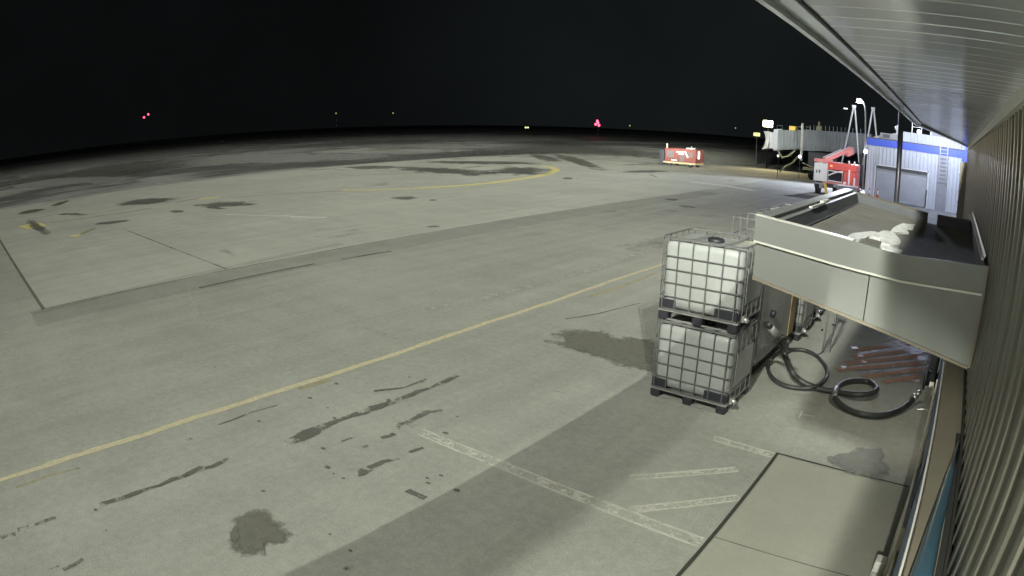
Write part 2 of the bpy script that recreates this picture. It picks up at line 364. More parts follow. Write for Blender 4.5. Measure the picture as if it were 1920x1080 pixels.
# cracks and tar
mb = MB()
def rag(pts, w, sp=.35):
    pts = px(pts); D = dens(pts, .12); ph = random.random()*9
    D = [p+Vector((random.uniform(-1,1),random.uniform(-.3,.3),0))*w*.22 for p in D]
    strip(mb, D, [1.15*w*(.75+.35*math.sin(i*.9+ph)*math.sin(i*.37+ph)+random.random()*.3) for i in range(len(D))], e=.85)
rag([(188,949),(225,938),(260,925),(300,911),(345,893),(382,877)], .085); rag([(385,880),(400,876),(430,861)], .06)
rag([(0,1009),(30,1002)], .06); rag([(34,995),(55,990)], .06); rag([(66,985),(104,972)], .07)
rag([(536,832),(560,822),(600,806),(640,790),(680,776),(715,762),(740,752)], .17); rag([(740,752),(770,742),(800,730),(860,706)], .10)
rag([(748,800),(770,790),(800,776),(830,770)], .09); rag([(700,735),(760,728),(800,712)], .05)
blob(mb, [gp(684,887)+Vector((r*math.cos(a),r*math.sin(a)*1.3,0)) for a,r in ((0,.06),(1,.09),(2,.05),(3,.08),(4,.06),(5,.09))]); rag([(692,880),(720,868),(750,862)], .06); rag([(762,920),(772,925),(800,937)], .07); rag([(766,850),(795,842)], .04)
rag([(715,823),(740,815)], .06); rag([(640,830),(668,820)], .03); rag([(645,1070),(660,1062)], .05); rag([(120,1071),(156,1050)], .05); rag([(85,1075),(112,1064)], .04)
rag([(680,841),(690,838)], .05); rag([(351,829),(362,825)], .09)
rag([(410,798),(440,788),(470,775),(520,762)], .03)
for _ in range(26):
    x, y = random.choice([(random.uniform(560,860),random.uniform(700,900)),(random.uniform(150,900),random.uniform(600,1060))])
    p = gp(x, y); r = random.uniform(.012,.03)
    blob(mb, [p+Vector((r*math.cos(a)*1.5,r*math.sin(a),0)) for a in (0,1.2,2.4,3.6,4.8)])
struct(mb, 'tar_cracks', 'tar')
mb = MB()
strip(mb, dens([(-16.12,1.9),(-16.12,40)], 1), .07, e=.75); strip(mb, dens([(-16.1,1.9),(-50,1.9)], 1), .10)
strip(mb, dens(px([(373,541),(450,524),(540,505),(590,496)]), .6), .12); strip(mb, dens(px([(640,487),(690,479),(735,472)]), .6), .14, e=.8)
strip(mb, dens([(-16.2,7.4),(-28,7.6)], .6), .06, e=.6)
strip(mb, dens([(-1.57,5.04),(-.1,5.09)], .3), .015); strip(mb, dens(px([(1060,600),(1120,590),(1200,570)]), .6), .05, e=.7)
struct(mb, 'pavement_joints', 'joint')
mb = MB()
strip(mb, dens([(-1.6,-3),(-1.6,7.1)], .1), .04); strip(mb, dens([(-1.62,7.1),(.18,7.12)], .1), .028)
struct(mb, 'slab_joint', 'groove')
# damp patches
mb = MB()
blob(mb, px([(440,1000),(446,976),(460,966),(478,962),(498,965),(512,982),(528,988),(538,1003),(530,1020),(512,1024),(495,1030),(500,1042),(478,1040),(460,1036),(446,1026)]), grow=1.1)
blob(mb, px([(1031,641),(1062,644),(1056,632),(1088,622),(1138,627),(1191,640),(1240,650),(1240,705),(1200,690),(1151,680),(1084,657)]), grow=1.08)
blob(mb, px([(1565,860),(1595,852),(1608,845),(1652,845),(1650,858),(1656,885),(1652,900),(1600,888),(1566,875)]), grow=1.1)
blob(mb, px([(430,1000),(445,992),(450,1010),(440,1020)]))
for q in [(330,1015,20,4),(1150,610,14,3)]:
    pass
struct(mb, 'damp_patches', 'damp')
mb = MB()
def ell(cx, cy, rx, ry, tilt=0, n=10):
    return px([(cx+rx*math.cos(a)*random.uniform(.75,1.15), cy+ry*math.sin(a)*random.uniform(.7,1.2)+tilt*math.cos(a)*rx) for a in [2*math.pi*i/n for i in range(n)]])
for q in [(277,378.5,52,4.5,-.07),(424,383,46,4.5,-.03),(140,402.5,22,2,0),(212,417.5,26,2.6,-.1),(58,397,20,3,-.15),(330,397,12,2,0),(72,428,20,7,.55),(405,391,16,2,.05),(115,381,14,2.5,-.3),
          (760,372,22,2.5,0),(812,376,6,1.2,0),(1065,335,9,1.5,0),(700,314,44,3,.0),(830,320,100,5,.05),(880,328,18,2,0),(975,321,55,6,.02),(1085,303,40,6,.25),(1020,296,24,4,.2),(1260,375,10,1.5,.05),
          (1210,322,36,2,0),(1225,330,8,1,.3),(812,426,12,1.6,-.05),(1290,388,16,1.2,.1),(900,305,100,2.5,.01)]:
    blob(mb, ell(*q), grow=1.15)
struct(mb, 'wet_stains', 'wetfar')
mb = MB()
for poly in [[(0,357),(60,351),(150,346),(232,342),(256,332),(180,329),(90,335),(20,346)],
             [(0,336),(0,318),(120,303),(250,287),(408,270),(500,267),(500,276),(408,284),(300,296),(249,302),(128,324)],
             [(303,312),(330,303),(420,291),(560,287),(640,289),(720,291),(700,299),(560,304),(470,307),(370,311)],
             [(640,275),(760,270),(900,268),(1040,272),(1100,281),(960,282),(800,279)],
             [(560,262),(700,255),(860,250),(1000,254),(1080,262),(900,264),(700,264)],
             [(1110,283),(1180,278),(1290,285),(1300,292),(1180,290)],
             [(200,272),(300,262),(420,254),(520,252),(430,260),(300,270)]]:
    # only points that fall on the dark taxiway keep their place
    blob(mb, px(poly), grow=1.06)
struct(mb, 'dry_patches', 'dryfar')
# surface dark/wet bands crossing the far concrete
mb = MB()
blob(mb, px([(0,345),(300,300),(330,308),(240,330),(100,334),(0,352)]), grow=1.02)
blob(mb, px([(1045,268),(1240,290),(1240,296),(1050,288),(900,290),(880,284)]), grow=1.02)
struct(mb, 'dark_wet_bands', 'wetfar')
mb = MB()
strip(mb, dens([(-15.3,1.5),(-15.3,38)], 1), 1.5)
strip(mb, dens(px([(60,590),(200,555),(420,505),(640,458)]), 1), .4)
blob(mb, px([(1300,700),(1420,690),(1500,740),(1400,760),(1330,745)]))
struct(mb, 'older_asphalt_patches', 'shade')

# ------------------------------------------------------------------ terminal building (camera hangs under its eave)
T = empty('terminal_building', (0,0,0), label='brown corrugated terminal wall with grey soffit running along the right edge', cat='building')
W_END = 16.0
mb = MB(); prof = []
y = -6.0
while y < W_END-.01:
    for dy, dx in ((0,0),(.04,0),(.075,-.016),(.12,-.016),(.155,0),(.20,0),(.26,-.017),(.32,-.017),(.37,0)):
        prof.append((.36+dx, y+dy))
    y += .40
prof.append((.36, W_END))
vs = [(x,yy,2.23) for x,yy in prof]+[(x,yy,4.14) for x,yy in prof]; n = len(prof)
mb.add(vs, [(i+1,i,i+n,i+n+1) for i in range(n-1)])
mb.build('cladding', M['clad'], T)
MB().box(.37,-6,2.2,6,W_END,4.13).box(.50,-6,0,6,W_END,2.2).build('inner_wall', M['dark'], T)
# soffit: pans running across, grooves between
mb = MB(); y = -6.0; gmb = MB()
def xright(y): return .36
def xleft(y): return -.422 if y <= 7.9 else -.422+(y-7.9)*(.782/7.5)
while y < 15.3:
    y2 = min(y+.152, 15.3); x0, x1 = xleft(y), xleft(y2)
    if .33-x0 > .02:
        a, b = y+.0025, y2-.0025
        q = random.uniform(-.0007,.0007)
        mb.add([(x0,a,4.118),(.33,a,4.118),(.33,a+.005,4.113+q),(x0,a+.005,4.113+q),(x1,b-.005,4.113-q),(.33,b-.005,4.113-q),(.33,b,4.118),(x1,b,4.118)],
               [(0,1,2,3),(3,2,5,4),(4,5,6,7)])
    y = y2
mb.build('soffit', M['soffit'], T)
MB().prism([(-.46,-6),(.4,-6),(.4,15.4),(-.46,7.9)], 2, 4.124, 4.135).build('soffit_backing', M['soffitdk'], T)
mb = MB()
mb.prism([(-.505,-6),(-.43,-6),(-.43,7.95),(-.505,8.0)], 2, 4.10, 4.45); mb.prism([(-.515,-6),(-.495,-6),(-.495,8.0),(-.515,8.02)], 2, 4.082, 4.4)
mb.prism([(-.505,8.0),(-.455,7.95),(.40,15.45),(.36,15.52)], 2, 4.085, 4.45)
mb.build('fascia', M['soffit'], T)
MB().box(.33,-6,4.045,.358,15.4,4.118,bev=.005).box(.315,-6,4.03,.357,15.4,4.05).build('wall_moulding', M['whitetrim'], T)
MB().prism([(-.455,-6),(8,-6),(8,15.52),(.36,15.52),(-.455,7.95)], 2, 4.20, 4.46).build('roof', M['dgrey'], T)
# lower front: ledge, glazing bars, glass, cream sill
MB().prism([(.165,2.10),(.165,2.165),(.30,2.185),(.40,2.185),(.40,2.10)], 1, -6, W_END).build('ledge', M['brown'], T)
MB().box(.300,-6,2.186,.34,3.75,2.196).box(.33,-6,2.187,.42,W_END,2.215).build('ledge_flashing', M['dark'], T)
MB().tube([(.235,.9,2.215),(.238,2.2,2.215),(.25,2.6,2.212),(.285,3.15,2.205),(.325,3.62,2.2)], .066, 12, r2=.012).build('blue_pipe_cover', M['teal'], T)
for q in ((.152,1.0,2.03,.166,5.6,2.055),(.158,1.0,1.95,.172,5.2,1.975),(.166,1.0,1.86,.18,5.0,1.885)): MB().box(*q).build('glazing_bar', M['whitetrim'], T)
MB().box(.178,-6,1.80,.5,W_END,2.098).build('window_head', M['brown'], T)
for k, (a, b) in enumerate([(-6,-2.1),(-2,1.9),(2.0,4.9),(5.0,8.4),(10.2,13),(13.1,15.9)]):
    MB().box(.205,a,.99,.24,b,1.795).build('window', M['glassrefl'], T)
MB().box(.26,8.5,0,.30,10.1,1.795).build('door', M['window'], T)
for yv in (1.95,4.95,8.45,10.15,13.05): MB().box(.195,yv-.05,.99,.26,yv+.05,1.796).build('window_frame', M['dgrey'], T)
for q in ((.19,7.75,0,.26,8.35,.98),(.195,6.85,0,.26,7.70,.92),(.17,4.9,0,.24,6.1,.80),(.20,10.4,0,.28,15.9,.98),(.20,-6,0,.5,4.85,.60),(.21,6.11,0,.5,6.84,.5)): MB().box(*q,bev=.01).build('sill', M['cream'], T)
for q in ((.05,5.02,0,.165,5.16,.30),(.06,4.6,0,.16,4.98,.22)): MB().box(*q,bev=.01).build('kerb_block', M['whitetrim'], T)
MB().tube([(.17,8.3,.55),(.10,8.3,.55),(.02,8.3,.53)], .012, 6).build('door_hook', M['galv'], T)

# ------------------------------------------------------------------ entrance canopy on the wall
C_ = empty('entrance_canopy', (0,4.6,0), label='boxy cream metal canopy with flat roof and old snow, fixed to the brown wall', cat='canopy')
def CB(mb, name, m): o = mb.build(name, M[m], C_); o.matrix_parent_inverse = Matrix.Translation((0,-4.6,0)); return o
Y0, Y1, XL = 4.6, 8.6, -1.477
def zt(x): return float(np.interp(x, [-1.48,-.81,-.37,.0,.36], [3.155,3.086,3.035,3.052,3.068]))
def zm(x): return float(np.interp(x, [-1.48,-.79,-.30,.0,.36], [2.966,2.888,2.856,2.864,2.874]))
def zb(x): return float(np.interp(x, [-1.48,-.79,-.42,.32], [2.695,2.560,2.493,2.35]))
xs = list(np.linspace(XL, .325, 15))
def face(mb, y, up, lo, thick, xa=xs):       # panel in an X-Z plane
    n = len(xa); vs = []
    for yy in (y, y+thick):
        vs += [(x,yy,up(x)) for x in xa]+[(x,yy,lo(x)) for x in xa]
    fs = []
    for i in range(n-1):
        fs += [(i+1,i,n+i,n+i+1),(2*n+i,2*n+i+1,3*n+i+1,3*n+i),(i,i+1,2*n+i+1,2*n+i),(n+i+1,n+i,3*n+i,3*n+i+1)]
    fs += [(0,2*n,3*n,n),(n-1,2*n-1,4*n-1,3*n-1)]
    mb.add(vs, fs)
mb = MB(); face(mb, Y0, zt, lambda x: zm(x)+.004, .03)
mb.prism([(Y0+.031,3.13),(Y0+.031,2.97),(Y1-.05,2.97),(Y1-.05,3.15)], 0, XL, XL+.03)
CB(mb, 'upper_fascia', 'fascia')
mb = MB()
xa = [x for x in xs]; face(mb, Y0+.018, lambda x: zm(x)-.012, zb, .03, [XL+.012]+[x for x in xs if -1.46 < x < -.56]+[-.556])
face(mb, Y0+.018, lambda x: zm(x)-.012, zb, .03, [-.548]+[x for x in xs if x > -.54])
mb.prism([(Y0+.05,2.96),(Y0+.05,2.70),(Y1-.05,2.72),(Y1-.05,2.96)], 0, XL+.012, XL+.04)
CB(mb, 'lower_fascia', 'fascia')
mb = MB(); face(mb, Y0-.006, lambda x: zm(x)+.003, lambda x: zm(x)-.011, .04); CB(mb, 'drip_edge', 'fasciatrim')
mb = MB(); face(mb, Y0-.004, lambda x: zt(x)+.010, lambda x: zt(x)+.001, .055, [x for x in xs if x < -.7]); CB(mb, 'roof_edge_trim', 'fasciatrim')
mb = MB(); face(mb, Y0+.008, lambda x: zb(x)-.001, lambda x: zb(x)-.022, .05, [XL+.012]+xs[1:]); mb.box(.318,Y0+.02,2.36,.345,Y0+.06,2.87); mb.box(.326,Y0+.01,2.34,.355,Y0+.04,3.07)
CB(mb, 'bottom_trim', 'brown')
# underside
mb = MB(); mb.add([(x,Y0+.05,zb(x)-.004) for x in xs]+[(x,Y1,zb(x)-.004) for x in xs], [(i,i+1,i+16,i+15) for i in range(14)]); CB(mb, 'underside', 'brown')
# roof deck
mb = MB(); dx = [-1.25,-.9,-.5,0,.34]; dz = [3.035,2.99,2.93,2.89,2.885]
mb.add([(x,Y0+.03,z-.01) for x,z in zip(dx,dz)]+[(x,6.2,z-.015) for x,z in zip(dx,dz)]+[(x,Y1-.1,z) for x,z in zip(dx,dz)], [(r*5+i,r*5+i+1,r*5+i+6,r*5+i+5) for r in (0,1) for i in range(4)])
CB(mb, 'roof_deck', 'deck')
# outer parapet along the ramp side: cap, groove, inner strip, dark inner face
mb = MB()
mb.add([(XL,Y0+.05,3.158),(XL+.10,Y0+.05,3.150),(XL,Y1,3.19),(XL+.10,Y1,3.175),(XL,Y0+.05,3.13),(XL,Y1,3.15),(XL+.10,Y0+.05,3.12),(XL+.10,Y1,3.14)], [(0,1,3,2),(0,2,5,4),(1,6,7,3),(0,4,6,1),(2,3,7,5)])
mb.add([(XL+.125,Y0+.05,3.128),(XL+.17,Y0+.05,3.122),(XL+.125,Y1-.1,3.155),(XL+.17,Y1-.1,3.15),(XL+.125,Y0+.05,3.05),(XL+.125,Y1-.1,3.08)], [(0,1,3,2),(0,2,5,4)])
CB(mb, 'parapet_cap', 'fascia')
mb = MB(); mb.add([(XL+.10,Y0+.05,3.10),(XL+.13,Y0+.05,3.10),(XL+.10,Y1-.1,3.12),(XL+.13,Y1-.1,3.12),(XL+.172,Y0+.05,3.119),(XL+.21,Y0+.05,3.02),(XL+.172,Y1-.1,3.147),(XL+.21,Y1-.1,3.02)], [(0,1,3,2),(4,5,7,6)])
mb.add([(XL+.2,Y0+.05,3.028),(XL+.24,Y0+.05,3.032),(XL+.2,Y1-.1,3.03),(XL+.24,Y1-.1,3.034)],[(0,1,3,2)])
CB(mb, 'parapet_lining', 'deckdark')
mb = MB(); mb.box(XL+.16,5.7,3.15,XL+.19,6.35,3.165); mb.box(XL+.13,6.3,3.15,XL+.17,6.6,3.175); CB(mb, 'metal_strip', 'fasciatrim')
# far parapet (dark lined, with a gap)
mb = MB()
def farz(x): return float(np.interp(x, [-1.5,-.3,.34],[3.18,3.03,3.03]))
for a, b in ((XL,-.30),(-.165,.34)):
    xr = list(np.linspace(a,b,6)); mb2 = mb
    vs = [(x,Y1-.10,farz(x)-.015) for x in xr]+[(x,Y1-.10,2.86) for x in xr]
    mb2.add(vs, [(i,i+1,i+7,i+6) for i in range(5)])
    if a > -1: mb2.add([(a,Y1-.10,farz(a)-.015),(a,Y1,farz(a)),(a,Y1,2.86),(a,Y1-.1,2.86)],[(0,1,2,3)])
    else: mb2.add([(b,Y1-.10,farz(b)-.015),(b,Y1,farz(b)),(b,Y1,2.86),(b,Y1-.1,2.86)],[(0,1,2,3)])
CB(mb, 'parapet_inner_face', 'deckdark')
mb = MB()
for a, b in ((XL,-.30),(-.165,.34)):
    xr = list(np.linspace(a,b,6))
    mb.add([(x,Y1-.105,farz(x)-.012) for x in xr]+[(x,Y1+.01,farz(x)) for x in xr]+[(x,Y1+.01,2.7-.1*(x+1.5)) for x in xr], [(i,i+1,i+7,i+6) for i in range(5)]+[(6+i,7+i,13+i,12+i) for i in range(5)])
CB(mb, 'far_parapet_cap', 'brown')
mb = MB(); mb.add([(.318,Y0+.27,3.075),(.332,Y0+.27,3.105),(.336,9.05,3.12),(.328,9.05,3.07)],[(0,1,2,3)]); mb.box(.296,Y0+.27,3.066,.318,9.0,3.084)
CB(mb, 'wall_flashing', 'whitetrim')
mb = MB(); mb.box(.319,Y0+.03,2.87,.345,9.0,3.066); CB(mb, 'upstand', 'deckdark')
def snow(name, pts, z, label, h=.006):
    P = []
    for x, y in pts:
        zz = z
        for _ in range(12): zz = float(np.interp(at(x,y,2,zz).x, dx, dz))+.004
        P.append(at(x,y,2,zz))
    Q = []
    for a, b in zip(P, P[1:]+P[:1]): Q += [a, a.lerp(b,.5)+Vector((random.uniform(-.012,.012),random.uniform(-.03,.03),0))]
    n = len(Q); mb = MB()
    mb.add([(p.x,p.y,p.z+h+random.uniform(-.003,.003)) for p in Q]+[(p.x,p.y,p.z-.04) for p in Q], [tuple(range(n))]+[(i,(i+1)%n,(i+1)%n+n,i+n) for i in range(n)])
    o = fixn(mb.build(name, M['snow'])); tag(o, label, 'snow', 'snow left on the canopy roof')
snow('snow_patch', [(1588,445),(1600,438),(1632,434),(1648,437),(1662,438),(1664,445),(1650,448),(1630,443),(1612,450),(1600,450)], 2.955, 'thin strip of old snow at the outer end of the canopy roof')
snow('snow_patch', [(1648,437),(1664,434),(1678,441),(1688,452),(1686,461),(1668,462),(1652,458),(1656,450),(1650,444)], 2.935, 'round lump of old snow in the middle of the canopy roof', .012)
snow('snow_patch', [(1666,438),(1676,427),(1692,420),(1717,422),(1712,430),(1698,428),(1704,437),(1688,436)], 2.92, 'jagged snow patch nearest the dark far parapet of the canopy')
snow('snow_patch', [(1650,461),(1668,462),(1690,470),(1689,475),(1672,471),(1654,466)], 2.94, 'narrow snow sliver beside the front edge of the canopy roof')

# ------------------------------------------------------------------ caged tanks
def tote_parts(root):
    W2, D, H = .60, 1.0, 1.16
    # tank
    def rr(x0,y0,x1,y1,r,z,n=5):
        out = []
        for cx,cy,a0 in ((x1-r,y1-r,0),(x0+r,y1-r,90),(x0+r,y0+r,180),(x1-r,y0+r,270)):
            for k in range(n): a = math.radians(a0+90*k/(n-1)); out.append((cx+r*math.cos(a),cy+r*math.sin(a),z))
        return out
    rings = [rr(-.50,.10,.50,.90,.08,.165), rr(-.565,.035,.565,.965,.11,.21), rr(-.572,.028,.572,.972,.11,.30), rr(-.572,.028,.572,.972,.10,1.00), rr(-.565,.035,.565,.965,.10,1.06), rr(-.54,.06,.54,.94,.11,1.095), rr(-.48,.12,.48,.88,.12,1.105), rr(-.2,.35,.2,.65,.1,1.09)]
    n = len(rings[0]); mb = MB(); vs = sum(rings, []); fs = [tuple(range(n-1,-1,-1)), tuple((len(rings)-1)*n+k for k in range(n))]
    for i in range(len(rings)-1):
        for k in range(n): fs.append((i*n+k,i*n+(k+1)%n,(i+1)*n+(k+1)%n,(i+1)*n+k))
    mb.add(vs, fs, smooth=True); tank = mb.build('tank', M['poly'], root)
    MB().lathe([(.115,0),(.12,.02),(.115,.055),(.06,.06)], (0,.5,1.085), 16).box(-.02,.40,1.128,.02,.60,1.14).build('cap', M['black'], tank)
    # cage
    mb = MB(); R_ = .0088; c = .09
    def loop(z, o=0, r=R_):
        pts = []
        for cx,cy,a0 in ((W2-c,D-c,0),(-W2+c,D-c,90),(-W2+c,c,180),(W2-c,c,270)):
            for k in range(4): a = math.radians(a0+30*k); pts.append((cx+(c+o)*math.cos(a),cy+(c+o)*math.sin(a),z))
        mb.tube(pts, r, 6, closed=True)
    for z in (.345,.535,.72,.90): loop(z)
    loop(1.15, 0, .013); loop(.165, 0, .014)
    for x in (-.535,-.345,-.125,.095,.315,.525):
        for y0, s in ((-.012,1),(D+.012,-1)):
            mb.tube([(x,y0,.165),(x,y0,1.06),(x,y0+s*.012,1.105),(x,y0+s*.012,1.15)], R_, 6)
    for y in (.09,.29,.5,.71,.91):
        for x0, s in ((-W2-.012,1),(W2+.012,-1)):
            mb.tube([(x0,y,.165),(x0,y,1.06),(x0+s*.012,y,1.15)], R_, 6)
    mb.build('cage', M['tubes'], root)
    mb = MB()
    for x in (-.22,.26): mb.tube([(x,0,1.152),(x+.02,.25,1.135),(x+.06,.75,1.135),(x+.07,1.0,1.152)], .013, 6)
    mb.build('top_bar', M['galv'], root)
    # base
    mb = MB(); mb.box(-W2,.0,.125,W2,.05,.150,bev=.008); mb.box(-W2,D-.05,.125,W2,D,.150,bev=.008); mb.box(-W2,.05,.125,-W2+.05,D-.05,.150); mb.box(W2-.05,.05,.125,W2,D-.05,.150); mb.box(-.55,.051,.127,.55,D-.051,.142)
    mb.tube([(-.5,.03,.018),(.5,.03,.018)], .014, 6); mb.tube([(-.5,.97,.018),(.5,.97,.018)], .014, 6)
    mb.tube([(-.57,.1,.018),(-.57,.9,.018)], .014, 6); mb.tube([(.57,.1,.018),(.57,.9,.018)], .014, 6)
    mb.build('pallet', M['galv'], root)
    for x in (-.52,0,.52):
        for y in (.08,.5,.92):
            if x == 0 and y == .5: continue
            MB().box(x-.075,y-.075,.0,x+.075,y+.075,.124,bev=.02).build('foot', M['black'], root)
    for x0, x1 in ((-.60,-.32),(.22,.60)):
        mb = MB(); mb.box(x0+.02,.005,.152,x1-.02,.035,.30,bev=.012)
        mb.box((x0+.005 if x0 < 0 else x1-.035),.03,.152,(x0+.035 if x0 < 0 else x1-.005),.24,.27,bev=.012); mb.build('corner_guard', M['black'], root)
    MB().box(.614,.16,.38,.620,.84,.86).build('label_plate', M['boxgrey'], root)
    MB().tube([(.60,.12,.20),(.66,.12,.20),(.70,.12,.17)], .035, 10).box(.62,.06,.16,.66,.18,.25,bev=.01).build('valve', M['galv'], root)
LB = 'steel caged white plastic liquid tank'
t0 = empty('caged_tank', (-3.215,7.76,0)); tote_parts(t0)
tag(t0, 'steel caged white plastic tank standing on the ramp, bottom of the front stack', 'liquid tank', 'stacked caged liquid tanks')
def tote(x, y, z, lab, rz=0):
    c = copy_thing(t0); c.location = (x,y,z); c.rotation_euler.z = rz; return tag(c, lab, 'liquid tank', 'stacked caged liquid tanks')
tote(-3.20,7.765,1.165,'steel caged white plastic tank with black cap, on top of the front stack', .01)
tote(-3.22,11.75,0,'caged white tank on the ground behind the grey cabinet, under the nearer rear tank')
tote(-3.22,11.76,1.165,'caged white tank on the upper level just behind the grey cabinet')
tote(-3.24,13.05,0,'caged white tank on the ground at the far end of the tank row')
tote(-3.24,13.05,1.165,'caged white tank on the upper level at the far end of the tank row')
# empty wire cage on the cabinet
EC = empty('wire_cage', (-3.3,10.55,1.76), label='empty bare wire cage standing on top of the grey cabinet', cat='cage')
mb = MB(); w, d, h = .50, .80, .57
for z in (.012,.28,h): mb.tube([(-w,0,z),(w,0,z),(w,d,z),(-w,d,z)], .012, 6, closed=True)
for x, y in [(-w,0),(-w+.14,0),(-.05,0),(.3,0),(w,0),(-w,d),(-w+.3,d),(.2,d),(w,d),(-w,d/2),(w,d/2)]: mb.tube([(x,y,0),(x,y,h)], .010, 6)
mb.build('wire_frame', M['tubes'], EC)
# grey cabinet
G_ = empty('fluid_cabinet', (-3.2,9.15,0), label='large plain grey steel cabinet with ochre edge between the caged tanks', cat='cabinet')
MB().box(-.52,0,.28,.50,2.28,1.74,bev=.02).build('body', M['boxgrey'], G_)
MB().box(-.54,-.02,1.742,.52,2.30,1.77,bev=.005).box(.497,.0,.3,.507,.03,1.74).build('lid', M['mgrey'], G_)
MB().box(.502,1.85,.30,.515,2.20,1.72).build('ochre_panel', M['rust'], G_)
MB().box(-.45,.1,.0,-.3,2.2,.278).build('skid', M['black'], G_); MB().box(.2,.1,.0,.36,2.2,.278).build('skid', M['black'], G_)
MB().tube([(.5,.55,1.02),(.58,.55,1.0)], .06, 10).build('outlet', M['black'], G_)
MB().box(.502,.25,1.5,.512,.65,1.6).build('placard', M['black'], G_)

# hoses
def smooth(pts, n=8):
    P = [Vector(p) for p in pts]; out = []
    for i in range(len(P)-1):
        a, b, c, d = P[max(i-1,0)], P[i], P[i+1], P[min(i+2,len(P)-1)]
        for k in range(n):
            t = k/n; out.append(.5*((2*b)+(c-a)*t+(2*a-5*b+4*c-d)*t*t+(3*b-a-3*c+d)*t**3))
    return out+[P[-1]]
def gz(x, y, z): p = at(x,y,2,z); return (p.x,p.y,z)
H1 = empty('black_hose', (-1.2,9.9,0), label='thick black hose looping on the ramp and ending in a silver coupling by the door', cat='hose', group='black fluid hoses')
pts = [at(1440,606,0,-2.62), at(1462,640,0,-2.50), at(1473,668,0,-2.38)]+[Vector(gz(x,y,z)) for x,y,z in [(1484,695,.25),(1500,713,.12),(1530,727,.06),(1570,735,.055),(1605,740,.10),(1632,738,.12),(1644,729,.12),(1632,717,.055),(1606,714,.055),(1580,719,.055),(1566,732,.12),(1567,748,.10),(1585,765,.055),(1618,777,.055),(1655,779,.055),(1685,770,.055),(1703,758,.08),(1712,748,.12)]]
def HP(mb, name, m, par): o = mb.build(name, M[m], par); o.matrix_parent_inverse = Matrix.Translation(-par.location); return o
S = smooth(pts); HP(MB().tube(S, .048, 12), 'hose_body', 'rubber', H1)
e = S[-1]; HP(MB().tube([e,e+Vector((.04,.06,.04))], .055, 12).tube([e+Vector((.04,.06,.04)),e+Vector((.09,.14,.09))], .04, 12), 'coupling', 'galv', H1)
HP(MB().tube([S[2],S[7]], .062, 10), 'inlet_coupling', 'galv', H1)
HP(MB().tube(S[102:112], .0495, 12), 'silver_tape', 'galv', H1)
H2 = empty('black_hose', (-2,9.9,0), label='black hose lying in a wide loop against the grey cabinet', cat='hose', group='black fluid hoses')
S = smooth([Vector(gz(x,y,z)) for x,y,z in [(1478,640,.9),(1470,655,.6),(1452,668,.2),(1440,684,.06),(1446,706,.05),(1470,722,.05),(1505,728,.05),(1535,722,.10),(1551,704,.05),(1546,684,.05),(1528,665,.05),(1505,656,.05),(1482,655,.08),(1466,650,.35),(1464,636,.7)]])
HP(MB().tube(S, .036, 10), 'hose_body', 'rubber', H2)
H3 = empty('black_hose', (-2.3,10,0), label='short black hose hanging straight down to a silver nozzle inside the loop', cat='hose', group='black fluid hoses')
S = smooth([Vector(gz(x,y,z)) for x,y,z in [(1467,630,.8),(1468,652,.5),(1472,672,.2),(1480,692,.05)]]); HP(MB().tube(S, .034, 10), 'hose_body', 'rubber', H3)
HP(MB().tube([S[-1], Vector(gz(1485,700,.05))], .045, 10), 'nozzle', 'galv', H3)
# thin stand by the tanks
ST = empty('hose_stand', (-2.05,11.4,0), label='thin two legged grey metal stand behind the hoses, beside the tank row', cat='stand')
mb = MB(); mb.tube([(0,0,0),(0,0,1.75)], .018, 8); mb.tube([(.12,.1,0),(.10,.1,1.75)], .012, 8); mb.box(-.03,-.02,1.2,.15,.14,1.26)
mb.tube([(-.06,0,.42),(.16,.08,.42)], .008, 6); mb.build('post', M['galv'], ST)
MB().box(-.09,-.02,.40,-.05,.02,.44,bev=.005).build('clamp', M['black'], ST); MB().box(.09,.06,.52,.15,.12,.55,bev=.005).build('clamp', M['black'], ST)
S = smooth([(.12,.1,1.2),(.16,.08,.8),(.15,.05,.4),(.08,-.02,.12),(0,-.1,.02),(-.1,-.3,.015)]); MB().tube(S, .009, 6).build('cable', M['black'], ST)
# black reel hanging at the doorway
BR = empty('hose_reel', (.12,8.45,0), label='black bulky hose reel mounted on the cream sill beside the doorway', cat='hose reel')
mb = MB(); mb.lathe([(.02,-.12),(.16,-.11),(.17,-.08),(.10,-.07),(.10,.07),(.17,.08),(.16,.11),(.02,.12)], (0,0,0), 16)
o = mb.build('drum', M['black'], BR); o.rotation_euler = (math.radians(90),0,math.radians(90)); o.location = (-.0,.15,.88)
MB().box(-.02,.0,.80,.06,.32,1.5,bev=.02).box(-.07,.05,1.02,.05,.28,1.30,bev=.03).build('bracket', M['black'], BR)
MB().box(-.02,-.14,.86,.05,-.01,.90,bev=.008).build('handle', M['whitetrim'], BR)

